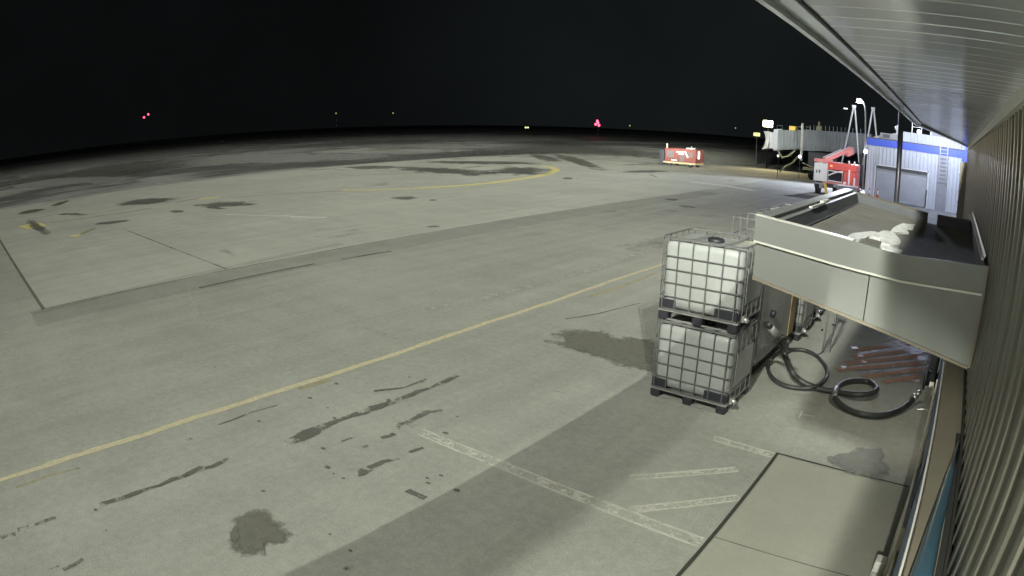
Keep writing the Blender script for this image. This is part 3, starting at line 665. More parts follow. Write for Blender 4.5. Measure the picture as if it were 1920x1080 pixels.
# ------------------------------------------------------------------ mid-ground things
P_ = empty('dark_post', (-1.775,20,0), label='tall slim dark post standing behind the canopy in front of the white building', cat='post')
MB().cyl((0,0,0),(0,0,5.3),.085,14).build('shaft', M['pole'], P_); MB().box(-.16,-.16,0,.16,.16,.03).build('base_plate', M['pole'], P_)
MB().box(-.3,-.05,5.3,.25,.05,5.42,bev=.02).build('head', M['pole'], P_)
BP = MB()
a, b = at(1801,303,1,16.05), at(1812,303,1,16.05); BP.box(a.x,16.02,2.15,b.x+.1,16.14,a.z, bev=.01)
tag(BP.build('beige_panel', M['beige']), 'plain beige vertical panel at the far end of the brown wall', 'panel')
a, b = at(1794,381,1,24), at(1804,383,1,24)
EB = empty('service_cabinet', (a.x+.3,24,0), label='pale upright service cabinet beyond the canopy, near the blue corner post', cat='cabinet')
MB().box(-.28,0,.1,.10,.5,a.z,bev=.03).build('body', M['white'], EB); MB().box(-.25,.03,0,.08,.46,.098).build('base', M['dgrey'], EB); MB().box(-.31,-.02,a.z+.001,.13,.52,a.z+.04,bev=.01).build('lid', M['bblue'], EB)

# white building with blue band
WB = empty('service_building', (-3,49.5,0), label='white ribbed building with bright blue band, roll-up door and roof ladder', cat='building')
def WP(mb, name, m, par=None):
    o = mb.build(name, M[m], par or WB)
    o.matrix_parent_inverse = Matrix.Translation(-WB.location) if par is None else Matrix.Identity(4)
    return o
BY = 49.5
def ribbed(mb, x0, x1, y, z0, z1, pitch=.30, d=.05, dirn=-1):
    pr = []; x = x0
    while x < x1-.01:
        pr += [(x,0),(x+pitch*.62,0),(x+pitch*.70,d),(x+pitch*.9,d)]; x += pitch
    pr = [(min(a,x1),q) for a,q in pr]+[(x1,0)]; n = len(pr)
    mb.add([(a,y+dirn*q,z0) for a,q in pr]+[(a,y+dirn*q,z1) for a,q in pr], [(i,i+1,i+n+1,i+n) for i in range(n-1)])
mb = MB(); BX0, BX1 = -7.0, 1.1
ribbed(mb, BX0, -6.22, BY, 0, 4.06, .22); ribbed(mb, -6.22, -2.02, BY, 2.62, 4.06); ribbed(mb, -2.02, BX1, BY, 0, 4.06)
mb.box(BX0,BY+.25,0,BX0+.1,60,4.6); mb.box(BX0,BY+.01,0,-6.22,BY+.25,4.6); mb.box(-6.22,BY+.01,2.62,-2.02,BY+.25,4.6); mb.box(-2.02,BY+.01,0,BX1,BY+.25,4.6)
WP(mb, 'wall', 'bwhite')
WP(MB().box(BX0-.03,BY-.09,4.06,BX1,BY-.002,4.58).box(BX0-.06,BY-.08,4.06,BX0-.002,60,4.58), 'blue_band', 'bblue')
WP(MB().box(BX0-.06,BY-.12,4.581,BX1,60,4.66), 'roof', 'dgrey')
mb = MB()
for k in range(14): mb.box(-6.18,BY+.14+.012*(k%2),.05+k*.17,-2.06,BY+.20,.05+k*.17+.165)
WP(mb, 'roll_up_door', 'rollup')
WP(MB().box(-6.22,BY-.04,2.42,-2.02,BY+.13,2.62), 'door_head', 'dgrey')
WP(MB().box(-6.3,BY-.07,0,-6.2,BY-.051,2.7).box(-2.04,BY-.07,0,-1.94,BY-.051,2.7).box(-6.3,BY-.07,2.63,-1.94,BY-.051,2.71), 'door_frame', 'white')
WP(MB().box(-2.07,BY-.10,.1,-1.98,BY-.071,1.35), 'guide_rail', 'dgrey')
WP(MB().box(-1.28,BY-.055,.0,-.40,BY-.051,4.05), 'grey_strip', 'mgrey')  # flat grey strip on the wall behind the ladder
ld = MB()
for x in (-1.12,-.52): ld.box(x-.03,BY-.28,2.1,x+.03,BY-.22,5.1)
for k in range(10): ld.box(-1.12,BY-.27,2.2+k*.28,-.52,BY-.23,2.24+k*.28)
for z in (2.4,3.9): ld.box(-1.12,BY-.25,z,-1.09,BY,z+.03); ld.box(-.55,BY-.25,z,-.52,BY,z+.03)
WP(ld, 'ladder', 'ladderm')
WP(MB().box(.62,BY-.16,0,.85,BY-.06,4.6), 'corner_post', 'bblue'); WP(MB().box(.92,BY-.2,0,1.12,BY-.09,5.3), 'corner_post', 'bblue')
mb = MB(); ribbed(mb, -4.5, 1.1, BY+1.6, 4.66, 5.42, .30); mb.box(-4.5,BY+1.62,4.66,1.1,BY+5,5.40); mb.add([(-6.9,BY+1.6,4.67),(-4.5,BY+1.6,4.67),(-4.5,BY+1.6,5.3),(-6.0,BY+1.6,5.0)],[(0,1,2,3)])
WP(mb, 'rear_parapet', 'bwhite')
WP(MB().box(.5,BY-.10,1.6,.62,BY-.06,1.72), 'wall_socket', 'mgrey'); WP(MB().box(.45,BY-.25,2.9,.6,BY-.06,3.1,bev=.03), 'wall_light', 'white')
def roofthing(name, lab, cat, mbf, m, loc):
    r = empty(name, loc, label=lab, cat=cat); mbf(r); return r
def f1(r):
    MB().box(-.9,-.4,0,.9,.4,.45,bev=.03).build('housing', M['mgrey'], r); MB().box(-.7,-.42,.08,-.1,-.401,.36).build('grille', M['dgrey'], r)
roofthing('roof_vent_unit','low grey vent unit on the left part of the white building roof','vent unit',f1,'',(-5.2,BY+1.0,4.66))
def f2(r):
    MB().lathe([(.2,0),(.2,.7),(.3,.72),(.3,.95),(.12,1.08)], (0,0,0), 14).build('stack', M['white'], r); MB().lathe([(.24,.0),(.24,.04)], (0,0,0), 14).build('flashing', M['galv'], r)
roofthing('exhaust_stack','white round exhaust stack left of the dark post on the roof','exhaust stack',f2,'',(-4.75,BY+2.2,4.8))
def f3(r):
    mb = MB()
    for x in (-.9,-.1,.7): mb.tube([(x,0,0),(x,0,.95)], .035, 6)
    for z in (.5,.93): mb.tube([(-.9,0,z),(.7,0,z)], .03, 6)
    mb.build('rail', M['galv'], r)
roofthing('roof_railing','grey pipe railing on the white building roof right of the dark post','railing',f3,'',(-2.7,BY+1.9,5.4))
def f4(r):
    MB().box(-.8,-.5,0,.8,.5,.95,bev=.04).build('housing', M['mgrey'], r); MB().box(-.6,-.53,.3,.0,-.502,.8).build('fan_grille', M['dgrey'], r)
roofthing('air_conditioner','boxy grey air conditioner on the roof beside the pipe railing','air conditioner',f4,'',(-1.3,BY+2.4,5.4))
def cone(loc, lab):
    r = empty('traffic_cone', loc, label=lab, cat='traffic cone', group='orange traffic cones by the roll-up door')
    MB().box(-.19,-.19,0,.19,.19,.04,bev=.01).build('base', M['orange'], r); b = MB().lathe([(.14,.04),(.04,.95)], (0,0,0), 12).build('body', M['orange'], r)
    MB().lathe([(.098,.5),(.064,.8)], (0,0,0), 12).build('reflective_band', M['white'], b)
cq = [at(1645,368,1,48.7).x, at(1629,366,1,47.6).x, at(1622,335,1,49.2).x]
cone((cq[0],48.7,0),'orange cone with white band right beside the roll-up door frame'); cone((cq[1],47.6,0),'orange cone between the red truck and the white building corner'); cone((cq[2],50.2,0),'small orange and white cone tucked at the white building corner')
TB = empty('grey_tub', (-7.9,46.6,0), label='pale grey tub standing behind the canopy corner beside the red truck', cat='tub')
mb = MB(); mb.prism([(-.55,.0),(.55,.0),(.68,.9),(-.68,.9)], 1, -.5, .5); mb.build('bin', M['mgrey'], TB); MB().box(-.72,-.55,.9,.72,.55,.97,bev=.02).build('rim', M['white'], TB)
bb = empty('parts_cart', (-8.0,50.2,0), label='low dark cart cluttered with hoses behind the pale tub', cat='cart')
MB().box(-.6,-.4,.5,.6,.4,.62).box(-.5,-.3,.62,.1,.3,1.2,bev=.05).build('bed', M['dgrey'], bb)
for x in (-.45,.45): MB().tube([(x,-.42,.25),(x,-.32,.25)], .25, 12).build('wheel', M['tyre'], bb)

# red service truck
TR = empty('deicing_truck', (-9.25,48,0), label='red and white service truck with folded boom beside the white building', cat='truck')
MB().box(-1.55,-.2,.55,1.65,2.6,.85,bev=.03).build('chassis', M['dgrey'], TR)
b = MB().box(-.55,-.25,1.9,1.75,1.6,2.45,bev=.05); b.box(-.50,-.05,1.06,.70,1.55,1.899)
cab = b.build('cab', M['red'], TR)
MB().box(-.5,-.12,1.06,.70,-.08,1.88).build('windshield', M['window'], cab)
MB().tube([(-.45,-.28,1.10),(-.45,-.28,1.84),(.66,-.28,1.78),(.66,-.28,1.06)], .045, 6, closed=True).build('windshield_frame', M['white'], cab)
MB().box(.72,-.32,.50,1.75,1.6,1.897,bev=.06).build('rear_cabinet', M['red'], TR)
MB().box(-.9,-.24,.86,.719,1.6,1.05,bev=.03).build('bumper', M['pink'], TR)
for q in ((1.15,.95,2.05),(1.58,.62,1.5)): MB().box(q[0],-.37,q[1],q[0]+.12,-.322,q[2],bev=.01).build('side_stripe', M['white'], TR)
MB().box(.78,-.40,.60,.96,-.322,1.02,bev=.02).build('side_post', M['white'], TR)
MB().lathe([(.09,-.05),(.09,.05)], (-.25,-.27,2.18), 10).build('amber_lamp', lamp_mat('amber_lens', (1,.45,.2), .8), cab)
S = [( -.45+1.15*t, -.27, 1.45+.40*math.sin(math.pi*min(1,t*1.0)*.5)) for t in [k/8 for k in range(9)]]; MB().tube(S, .05, 6).build('front_arch', M['white'], cab)
for k in range(4): MB().box(.80+.22*k,-.34,1.15,.82+.22*k,-.321,1.85).build('cabinet_seam', M['dgrey'], TR)
tk = MB().box(-1.6,-.3,.95,-.56,1.8,2.3,bev=.04).build('tank_box', M['white'], TR); MB().box(-1.40,-.32,1.55,-1.32,-.301,1.78).build('tank_vent', M['dgrey'], tk); MB().box(-1.2,-.32,1.58,-1.08,-.301,1.78).build('tank_vent', M['dgrey'], tk)
MB().box(-.62,-.34,.95,-.52,-.301,2.35).build('bright_pillar', M['white'], TR)
bm_ = MB().box(-.14,0,-.16,.14,3.0,.16,bev=.03); bo = bm_.build('boom', M['pink'], TR); bo.location = (-1.0,.2,2.45); bo.rotation_euler = (math.radians(22),0,math.radians(-38))
MB().box(-.25,2.5,-.45,.25,3.2,.12,bev=.06).build('boom_head', M['pink'], bo)
MB().tube([(-.2,.2,.2),(-.2,2.2,.2)], .03, 6).tube([(.2,.2,.22),(.2,2.2,.22)], .03, 6).build('boom_pipe', M['white'], bo)
MB().box(-1.7,.0,2.35,-.3,.7,2.6,bev=.05).build('boom_base', M['pink'], TR)
for x in (-1.25,.15,1.25):
    w_ = MB().tube([(x-.16,.1,.48),(x+.16,.1,.48)], .48, 18).build('wheel', M['tyre'], TR); MB().tube([(x-.18,.1,.48),(x+.18,.1,.48)], .2, 12).build('hub', M['mgrey'], w_)
st = MB().box(-.5,-.5,.0,-.30,-.42,1.0); o = st.build('outrigger', M['yel2'], TR); o.rotation_euler = (0,math.radians(-14),0); o.location = (-.0,0,0)
MB().box(.0,-.34,.35,.7,-.28,.9,bev=.02).build('side_locker', M['mgrey'], TR); MB().box(-1.5,-.3,.45,-.7,-.25,.86,bev=.02).build('side_locker', M['mgrey'], TR)
MB().box(.8,-.35,1.0,1.0,-.31,1.15).build('lamp', M['white'], TR)
for x in (1.05,1.5): MB().lathe([(.07,0),(.07,.22),(.03,.26)], (x,.2,2.45), 10).build('beacon', M['white'], TR)

# ground power cart
GP = empty('ground_power_unit', (-28.7,62,0), label='red boxy ground power cart with white lettering parked alone on the ramp', cat='power cart')
bd = MB().box(-1.8,.0,.48,1.8,2.2,1.92,bev=.04).build('body', M['dullred'], GP)
MB().box(-1.95,-.06,.30,1.9,2.26,.475,bev=.02).build('chassis', M['yellow'], GP)
for q in ((-1.55,-.02,.95,-.75,.0,1.65),(.0,-.02,.55,.5,.0,1.35),(.95,-.02,1.05,1.45,.0,1.6)): MB().box(*q).build('panel', M['dgrey'], bd)
mb = MB()
for k in range(9): mb.box(-.42+k*.1,-.03,1.50,-.36+k*.1,-.001,1.60)
for k in range(6): mb.box(-.2+k*.1,-.03,1.33,-.13+k*.1,-.001,1.43)
for k in range(6): mb.box(-1.0+k*.11,-.03,.62,-.93+k*.11,-.001,.70)
mb.prism([(.5,1.65),(.62,1.65),(.95,1.08),(.85,1.02),(.72,1.25)], 1, -.03, -.001)
mb.build('lettering', M['white'], bd)
MB().lathe([(.07,0),(.07,.42)], (-1.7,.3,1.92), 10).build('lamp_post', M['white'], GP)
MB().box(1.82,.5,.95,1.98,.7,1.75,bev=.03).build('side_lamp', M['white'], GP)
MB().box(.4,.6,1.921,1.2,1.4,2.08,bev=.03).lathe([(.05,0),(.05,.3)], (.9,.9,1.95), 8).build('exhaust', M['mgrey'], GP)
MB().box(-2.45,.0,.15,-1.96,1.9,1.65,bev=.05).build('end_cover', M['black'], GP)
for x in (-1.3,1.2):
    for y in (.15,2.05):
        MB().tube([(x,y-.1,.26),(x,y+.1,.26)], .26, 14).build('wheel', M['tyre'], GP)
MB().tube([(1.9,1.1,.3),(2.9,1.3,.15)], .04, 6).build('tow_bar', M['dgrey'], GP)

# boarding bridge
JB = empty('boarding_bridge', (-14,65,0), label='grey ribbed passenger boarding bridge stretching left of the white building', cat='boarding bridge')
def JP(mb, name, m, par=None): return mb.build(name, M[m], par or JB)
def tun(x0, x1, z0, z1, zz0, zz1, d, name, dp=2.2):
    mb = MB(); n = int((x1-x0)/.36); pr = []
    for k in range(n):
        a = x0+(x1-x0)*k/n; w = (x1-x0)/n; pr += [(a,0),(a+w*.45,0),(a+w*.55,.09),(a+w*.92,.09)]
    pr.append((x1,0)); m = len(pr)
    zl = lambda x: z0+(zz0-z0)*(x-x0)/(x1-x0); zh = lambda x: z1+(zz1-z1)*(x-x0)/(x1-x0)
    mb.add([(a,d-q,zl(a)) for a,q in pr]+[(a,d-q,zh(a)) for a,q in pr], [(i,i+1,i+m+1,i+m) for i in range(m-1)])
    mb.add([(x0,d,zl(x0)),(x1,d,zl(x1)),(x1,d+dp,zl(x1)),(x0,d+dp,zl(x0)),(x0,d,zh(x0)),(x1,d,zh(x1)),(x1,d+dp,zh(x1)),(x0,d+dp,zh(x0))], [(0,3,2,1),(4,5,6,7),(2,3,7,6),(0,4,7,3),(1,2,6,5)])
    return JP(mb, name, 'tunnel')
tun(-5.0,-2.0,2.65,4.7,3.0,4.85,.2,'inner_tunnel',1.8); tun(-2.15,5.2,2.85,4.95,3.3,5.25,0,'outer_tunnel')
JP(MB().box(-5.35,-.1,2.5,-4.85,2.2,4.75,bev=.05), 'rotunda', 'mgrey')
mb = MB(); A = []
for k in range(7):
    t = k/6; A.append((-6.6+.35*math.sin(t*math.pi*.9), 2.55+t*1.9))
mb.prism([(-5.9,2.7),(-5.8,4.4)]+[(a-.0,z) for a,z in reversed(A)], 1, .0, 2.1); JP(mb, 'docking_hood', 'hood')
JP(MB().box(-5.8,.05,2.75,-5.34,2.1,4.35), 'cab_body', 'mgrey')
JP(MB().box(-2.3,-.3,1.8,-2.05,-.12,5.3,bev=.02).lathe([(.13,0),(.10,.35)],(-2.17,-.2,5.3),8), 'lift_column', 'galv')
mb = MB()
for k in range(14): JP(MB().box(-1.5+k*.42,.3,4.95+k*.02,-1.46+k*.42,.34,5.5+k*.012), 'roof_post', 'mgrey')
for q in ((-5.2,-4.6,4.78,5.16),(-2.9,-2.5,4.85,5.22),(-1.95,-1.5,4.97,5.3)):
    JP(MB().tube([(q[0],.6,q[2]),(q[0],.6,q[3]),(q[1],.6,q[3]),(q[1],.6,q[2])], .045, 6, closed=True), 'roof_frame', 'mgrey')
JP(MB().box(-3.9,.8,4.75,-3.2,1.3,5.25,bev=.03), 'roof_box', 'yel2'); JP(MB().lathe([(.30,0),(.28,.5),(.1,.6),(.1,1.0)],(-.55,.5,4.95),10), 'roof_beacon', 'yellow')
JP(MB().box(-1.6,.4,1.2,1.6,1.8,2.85,bev=.1), 'undercarriage_box', 'dgrey')
JP(MB().box(-2.0,.0,.9,.6,.3,1.2,bev=.03).tube([(-2.1,.1,1.6),(-.2,.1,1.0),(1.4,.1,1.0)], .07, 6).box(-1.2,-.1,.55,1.0,.2,.88,bev=.05), 'drive_beam', 'yellow')
for x in (-.9,.5):
    w_ = JP(MB().tube([(x,-.25,.45),(x,.15,.45)], .45, 16), 'wheel', 'tyre')
JP(MB().tube([(-4.6,.3,.4),(-4.0,.3,1.0),(-3.2,.3,1.5),(-2.7,.3,2.1),(-2.3,.3,2.3)], .09, 6).tube([(-4.9,.3,2.6),(-4.4,.3,1.9),(-3.6,.3,2.2),(-3.0,.3,2.8)], .12, 6), 'cable_hoist', 'yellow')
JP(MB().box(3.9,.5,.0,4.5,1.4,3.2,bev=.04), 'support_leg', 'dgrey')
# two steel A-frames beside it
def aframe(x, xl, xr, lab):
    r = empty('steel_frame', (x,61,0), label=lab, cat='steel frame', group='tall white inverted V frames'); mb = MB()
    mb.tube([(0,0,7.5),(xl,0,2.2)], .08, 6); mb.build('leg', M['framegrey'], r); MB().tube([(.12,.0,7.5),(xr,0,2.4)], .08, 6).build('leg', M['framegrey'], r)
    MB().box(-.12,-.12,7.42,.24,.12,7.66).build('head_plate', M['framegrey'], r)
    MB().tube([(xl,0,2.2),(xl-.02,0,0)], .07, 6).build('foot_post', M['dgrey'], r); MB().tube([(xr,0,2.4),(xr,0,0)], .07, 6).build('foot_post', M['dgrey'], r)
aframe(-10.15,-.95,.75,'tall white inverted V frame standing left of the lamp pole'); aframe(-8.25,-.75,.85,'tall white inverted V frame standing right of the lamp pole')

# lamps
def lamp_things():
    r = empty('flood_light_pole', (-8.95,60,0), label='tall grey pole with glaring bluish white floodlight between two V frames', cat='light pole')
    MB().tube(smooth([(.25,0,0),(.2,0,5.5),(.12,0,7.3),(-.05,0,7.9),(-.3,0,8.15)]), .08, 8).build('pole', M['steelpole'], r)
    h = MB().box(-.75,-.25,8.05,-.2,.25,8.3,bev=.05).build('lamp_head', M['mgrey'], r); MB().lathe([(.30,-.14),(.32,-.05),(.22,.08),(.05,.1)], (-.42,-.18,8.02), 12).build('lamp_glass', lamp_mat('blue_white_lamp', (.85,.88,1), 60), h)
    r = empty('yellow_flood_light', (0,0,0), label='glaring yellowish rectangular floodlight above the left end of the boarding bridge', cat='floodlight')
    p = at(1440,232,1,78); r.location = (p.x,78,0)
    MB().box(-.62,-.06,p.z-.38,.62,0,p.z+.38,bev=.05).build('lamp_glass', lamp_mat('warm_white_lamp', (1,.88,.55), 30), r); MB().box(-.7,.001,p.z-.45,.7,.25,p.z+.45,bev=.03).build('housing', M['dgrey'], r); MB().cyl((0,.15,0),(0,.15,p.z-.4),.06,8).build('pole', M['pole'], r)
    p = at(1419,252,1,80); r = empty('dim_yellow_light', (p.x,80,0), label='dim yellowish lit panel just left of the boarding bridge hood', cat='lit panel')
    MB().box(-.45,-.05,p.z-.22,.45,0,p.z+.22,bev=.03).build('panel', lamp_mat('dim_yellow', (.75,.65,.2), .35), r); MB().cyl((0,.05,0),(0,.05,p.z-.2),.04,6).build('post', M['pole'], r)
    p = at(1585.5,203.5,1,95); r = empty('distant_lamp', (p.x,95,0), label='small white distant lamp in the dark sky left of the V frames', cat='lamp')
    MB().box(-.3,-.1,p.z-.08,.3,.1,p.z+.08,bev=.03).build('lamp_glass', lamp_mat('far_white_lamp', (.9,.95,.85), 1.6), r); MB().cyl((.2,.1,0),(.2,.1,p.z-.08),.04,6).build('pole', M['dgrey'], r)
    for (x, y, Y, s, c, st, nm, lb, cat) in [
        (1623,284,59.5,.16,(.75,.78,1),40,'bracket_lamp','small bluish lamp low on the floodlight pole by the building corner','lamp'),
        (1499.5,293.5,63,.14,(.9,.9,1),5,'bridge_lamp','tiny white lamp hanging below the boarding bridge tunnel','lamp'),
        (1723,247,53,.15,(.75,.75,1),8,'roof_lamp','small bluish lamp beside the post on the white building roof','lamp'),
        (1762,255,52,.20,(.8,.82,1),14,'roof_lamp','conical bluish lamp at the right end of the white building roof','lamp'),
        (1459,292,60,.12,(.8,.75,.65),.9,'marker_post','short pale marker post under the left end of the boarding bridge','marker')]:
        p = at(x,y,1,Y); r = empty(nm, (p.x,Y,0), label=lb, cat=cat)
        MB().lathe([(s*.5,-s),(s,-s*.5),(s,s*.5),(s*.4,s)], (0,0,p.z), 10).build('lens', lamp_mat('lens_'+nm+str(x), c, st), r)
        MB().cyl((0,.05,0 if nm in ('marker_post','bracket_lamp','bridge_lamp') else 4.6),(0,.05,p.z-s*.6),.03,6).build('stem', M['pole'], r)
    # far red and yellow airfield lights
    def light(name, lab, cat, grp, pxs, D, s, c, st):
        d0 = ray(*pxs[0]); q = d0*(D/math.hypot(d0[0],d0[1])); r = empty(name, (q[0],q[1],0), label=lab, cat=cat, group=grp)
        mz = 0
        for (x, y) in pxs:
            d = ray(x,y); w = d*(D/math.hypot(d[0],d[1])); z = max(.4, w[2]+CH); mz = max(mz, z)
            MB().lathe([(s*.4,-s),(s,-s*.4),(s,s*.4),(s*.4,s)], (w[0]-q[0],w[1]-q[1],z), 8).build('lens', c_mat(c, st), r)
        MB().cyl((0,s*1.5,0),(0,s*1.5,mz-s*.5),.03,6).build('post', M['dgrey'], r)
    cache = {}
    def c_mat(c, st):
        if (c,st) not in cache: cache[(c,st)] = lamp_mat('signal_lens', c, st)
        return cache[(c,st)]
    RD = (1,.06,.12)
    light('red_beacon','cluster of bright red lights in the dark, left of the red power cart','beacon',None,[(1120,227),(1117,233),(1123,235),(1121,230)],230,.42,RD,5)
    light('red_beacon','pair of small red lights in the dark at far left','beacon',None,[(278,214.5),(270,220)],260,.42,RD,3.5)
    light('marker_light','pair of small yellow marker lights in the middle of the dark field','marker light','yellow taxiway markers',[(985.5,239),(990,239)],240,.32,(.75,.85,.35),1.0)
    for x, y, lb in [(630,212.5,'faint yellow marker light, leftmost of the far row'),(737,212,'faint pale marker light right of the leftmost far marker'),(1181,235.5,'faint yellow marker light between the red beacon and the power cart'),(1379,240,'faint yellow marker light left of the dim lit panel')]:
        light('marker_light',lb,'marker light','yellow taxiway markers',[(x,y)],260,.26,(.65,.65,.2),.5)
    for x, y, lb in [(121,284.5,'small pale edge marker on the taxiway at far left'),(417,266,'small pale edge marker farther right on the taxiway'),(331,229,'tiny pale marker at the dark edge under the red lights')]:
        p = gp(x,y) if y > 240 else at(x,y,2,1.0); r = empty('edge_marker', (p.x,p.y,0), label=lb, cat='edge marker', group='pale taxiway edge markers')
        MB().lathe([(.16,0),(.10,.05),(.09,.55),(.05,.6)], (0,0,0), 8).build('body', M['white'], r)
lamp_things()
# flood heads on the roof above (these light the ramp)
def flood_head(x, y, z, rz, lab):
    r = empty('roof_flood_light', (x,y,z), rz, label=lab, cat='floodlight', group='roof edge floodlights')
    MB().box(-.2,-.3,.02,.15,.3,.34,bev=.03).build('housing', M['dgrey'], r); MB().box(-.215,-.26,.06,-.201,.26,.30).build('lamp_glass', lamp_mat('flood_glass', (1,.97,.85), 4), r)
    MB().tube([(0,0,.02),(max(0,.1-x),0,-.6),(max(0,.1-x),0,4.45-z)], .04, 6).build('bracket', M['galv'], r)

# ------------------------------------------------------------------ light
def spot(name, loc, aim, W, rgb, size, blend=.6, rad=.12):
    l = bpy.data.lights.new(name, 'SPOT'); l.energy = W; l.color = rgb; l.spot_size = math.radians(size); l.spot_blend = blend; l.shadow_soft_size = rad
    o = bpy.data.objects.new(name, l); col.objects.link(o); o.location = loc; o.rotation_euler = (Vector(aim)-Vector(loc)).to_track_quat('-Z','Y').to_euler(); return o
def flood(name, loc, W, rgb, p=2.2, lo=.055, hi=.10, rad=.12, dirx=None, cap=30):
    """point lamp with a ramp-lighting distribution: intensity rises towards the horizon, cut off just above it"""
    l = bpy.data.lights.new(name, 'POINT'); l.energy = W; l.color = rgb; l.shadow_soft_size = rad
    l.use_nodes = True; nt = l.node_tree; N = nt.nodes; L = nt.links; em = N['Emission']
    g = N.new('ShaderNodeNewGeometry'); sx = N.new('ShaderNodeSeparateXYZ'); L.new(g.outputs['Incoming'], sx.inputs[0])
    ab = N.new('ShaderNodeMath'); ab.operation = 'ABSOLUTE'; L.new(sx.outputs[2], ab.inputs[0])
    pw = N.new('ShaderNodeMath'); pw.operation = 'POWER'; L.new(ab.outputs[0], pw.inputs[0]); pw.inputs[1].default_value = -p
    mn = N.new('ShaderNodeMath'); mn.operation = 'MINIMUM'; L.new(pw.outputs[0], mn.inputs[0]); mn.inputs[1].default_value = cap
    mr = N.new('ShaderNodeMapRange'); mr.interpolation_type = 'SMOOTHSTEP'; mr.inputs[1].default_value = lo; mr.inputs[2].default_value = hi; L.new(ab.outputs[0], mr.inputs[0])
    mu = N.new('ShaderNodeMath'); mu.operation = 'MULTIPLY'; L.new(mn.outputs[0], mu.inputs[0]); L.new(mr.outputs[0], mu.inputs[1])
    a1 = N.new('ShaderNodeMapRange'); a1.interpolation_type = 'SMOOTHSTEP'; a1.inputs[1].default_value = .24; a1.inputs[2].default_value = .46; a1.inputs[3].default_value = .02
    sg = N.new('ShaderNodeMath'); sg.operation = 'MULTIPLY'; sg.inputs[1].default_value = SGN; L.new(sx.outputs[0], sg.inputs[0]); L.new(sg.outputs[0], a1.inputs[0])
    a2 = N.new('ShaderNodeMapRange'); a2.interpolation_type = 'SMOOTHSTEP'; a2.inputs[1].default_value = .20; a2.inputs[2].default_value = .36; L.new(ab.outputs[0], a2.inputs[0])
    am = N.new('ShaderNodeMath'); am.operation = 'MAXIMUM'; L.new(a1.outputs[0], am.inputs[0]); L.new(a2.outputs[0], am.inputs[1])
    m3 = N.new('ShaderNodeMath'); m3.operation = 'MULTIPLY'; L.new(mu.outputs[0], m3.inputs[0]); L.new(am.outputs[0], m3.inputs[1])
    L.new(m3.outputs[0], em.inputs['Strength'])
    o = bpy.data.objects.new(name, l); col.objects.link(o); o.location = loc; return o
WARM = (.985,1,.875); SGN = -1
flood('ramp_flood', (4.15,-5,10.0), 4000, WARM, 2.85, +.006, .062, cap=900, rad=.05)
flood('ramp_flood', (-.95,-5,9.8), 2700, WARM, 2.8, +.006, .062, cap=900, rad=.45)
flood_head(4.35,-5,9.8,0,'floodlight on the tallest roof mast behind the camera'); flood_head(-1.2,-5,9.6,0,'floodlight on the roof mast closest to the eave')
spot('eave_lamp', (.20,-1.6,4.0), (-1.2,3,0), 200, (.98,1,.84), 150, .5, .03)
spot('slab_fill', (.20,-1.2,4.0), (-1.2,3.9,0), 900, (.98,1,.86), 56, .35, .008)  # unseen fill added under the eave to brighten the slab
spot('canopy_downlight', (-.70,8.2,2.40), (-1.0,10.4,0), 55, (1,.96,.80), 150, .6, .05)
es = empty('eave_light_blocker', (0,-1.6,4.1), label='unseen plate and bar added under the eave to block lamp light', cat='added light blocker')
MB().box(-.005,-1.8,-.358,.005,1.48,0).build('plate', M['dgrey'], es); MB().tube([(.170,.45,-.3),(.176,.85,-.3)], .006, 6).build('shadow_bar', M['galv'], es)  # added out of view: plate cuts the light band, bar shades the slab
spot('apron_spot', (1.0,30,7), (-4,49,2.0), 3000, (.62,.70,1), 60, .5, .2)
def point(name, loc, W, rgb, rad):
    l = bpy.data.lights.new(name, 'POINT'); l.energy = W; l.color = rgb; l.shadow_soft_size = rad; o = bpy.data.objects.new(name, l); col.objects.link(o); o.location = loc
spot('pole_flood', (-9.37,59.3,7.7), (-8,44,0), 8000, (.78,.83,1), 150, .5, .2)
spot('truck_fill', (-7.4,44.2,4.6), (-9.6,48,1.6), 420, (1,.93,.95), 80, .8, .1)  # fill hung in mid-air, added to brighten the truck front
point('roof_flood', (-.9,46.0,6.0), 900, (.66,.72,1), .15)
spot('yellow_flood', (at(1440,232,1,78).x,77.6,5.2), (-17,60,0), 2500, (1,.85,.5), 120, .6, .3)

# ------------------------------------------------------------------ night sky
w = bpy.data.worlds.new('World'); sc.world = w; w.use_nodes = True; nt = w.node_tree
bg = nt.nodes['Background']; sk = nt.nodes.new('ShaderNodeTexSky'); sk.sky_type = 'NISHITA'; sk.sun_disc = False
sk.sun_elevation = math.radians(-6); sk.sun_rotation = math.radians(200); sk.air_density = 1; sk.dust_density = 2
mx = nt.nodes.new('ShaderNodeMix'); mx.data_type = 'RGBA'; mx.inputs[0].default_value = .9
nt.links.new(sk.outputs[0], mx.inputs[6]); mx.inputs[7].default_value = (.026,.032,.033,1)
tc = nt.nodes.new('ShaderNodeTexCoord'); dp = nt.nodes.new('ShaderNodeVectorMath'); dp.operation = 'DOT_PRODUCT'; dp.inputs[1].default_value = Vector((-.22,.97,.06)).normalized()
nt.links.new(tc.outputs['Generated'], dp.inputs[0]); gl = nt.nodes.new('ShaderNodeMapRange'); gl.interpolation_type = 'SMOOTHERSTEP'
gl.inputs[1].default_value = .72; gl.inputs[2].default_value = 1.0; gl.inputs[3].default_value = 1.0; gl.inputs[4].default_value = 2.4; nt.links.new(dp.outputs['Value'], gl.inputs[0])
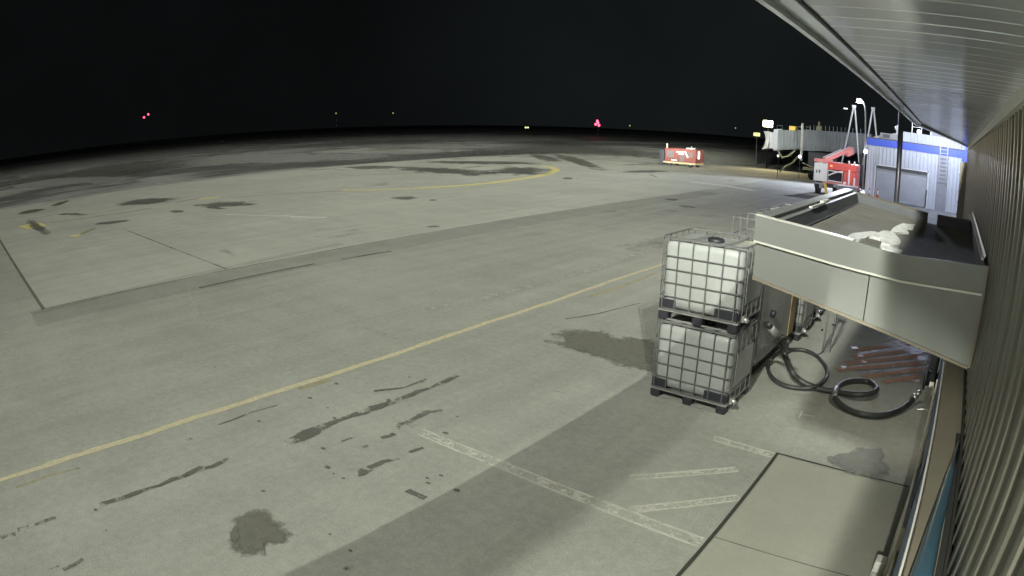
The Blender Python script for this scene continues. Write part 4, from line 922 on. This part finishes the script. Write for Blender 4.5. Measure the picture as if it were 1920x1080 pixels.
ns = nt.nodes.new('ShaderNodeTexNoise'); ns.inputs['Scale'].default_value = 5; ns.inputs['Detail'].default_value = 5; nt.links.new(tc.outputs['Generated'], ns.inputs['Vector'])
nm = nt.nodes.new('ShaderNodeMapRange'); nm.inputs[1].default_value = .3; nm.inputs[2].default_value = .7; nm.inputs[3].default_value = .85; nm.inputs[4].default_value = 1.15; nt.links.new(ns.outputs[0], nm.inputs[0])
ml = nt.nodes.new('ShaderNodeMath'); ml.operation = 'MULTIPLY'; nt.links.new(gl.outputs[0], ml.inputs[0]); nt.links.new(nm.outputs[0], ml.inputs[1])
vm = nt.nodes.new('ShaderNodeVectorMath'); vm.operation = 'SCALE'; nt.links.new(mx.outputs[2], vm.inputs[0]); nt.links.new(ml.outputs[0], vm.inputs['Scale'])
nt.links.new(vm.outputs[0], bg.inputs[0]); bg.inputs[1].default_value = .1

# ------------------------------------------------------------------ camera
cd = bpy.data.cameras.new('Camera'); cam = bpy.data.objects.new('Camera', cd); sc.collection.objects.link(cam)
cd.type = 'PANO'; cd.sensor_width = 36; cd.sensor_fit = 'HORIZONTAL'; cd.clip_start = .05; cd.clip_end = 6000
for tgt in (cd, getattr(cd, 'cycles', None)):
    try:
        tgt.panorama_type = 'FISHEYE_LENS_POLYNOMIAL'; q = 1.92/36
        tgt.fisheye_fov = math.radians(180)
        tgt.fisheye_polynomial_k0 = 0; tgt.fisheye_polynomial_k1 = -q/F; tgt.fisheye_polynomial_k2 = 0; tgt.fisheye_polynomial_k3 = -K3*q**3; tgt.fisheye_polynomial_k4 = 0
    except AttributeError: pass
R3 = Matrix(((RM[0,0],RM[0,2],-RM[0,1]),(RM[1,0],RM[1,2],-RM[1,1]),(RM[2,0],RM[2,2],-RM[2,1])))
cam.matrix_world = Matrix.Translation((0,0,CH)) @ R3.to_4x4()
sc.camera = cam
vs_ = sc.view_settings; vs_.view_transform = 'Standard'; vs_.look = 'None'; vs_.gamma = 1; vs_.exposure = .36
sc.cycles.max_bounces = 6; sc.cycles.transparent_max_bounces = 24
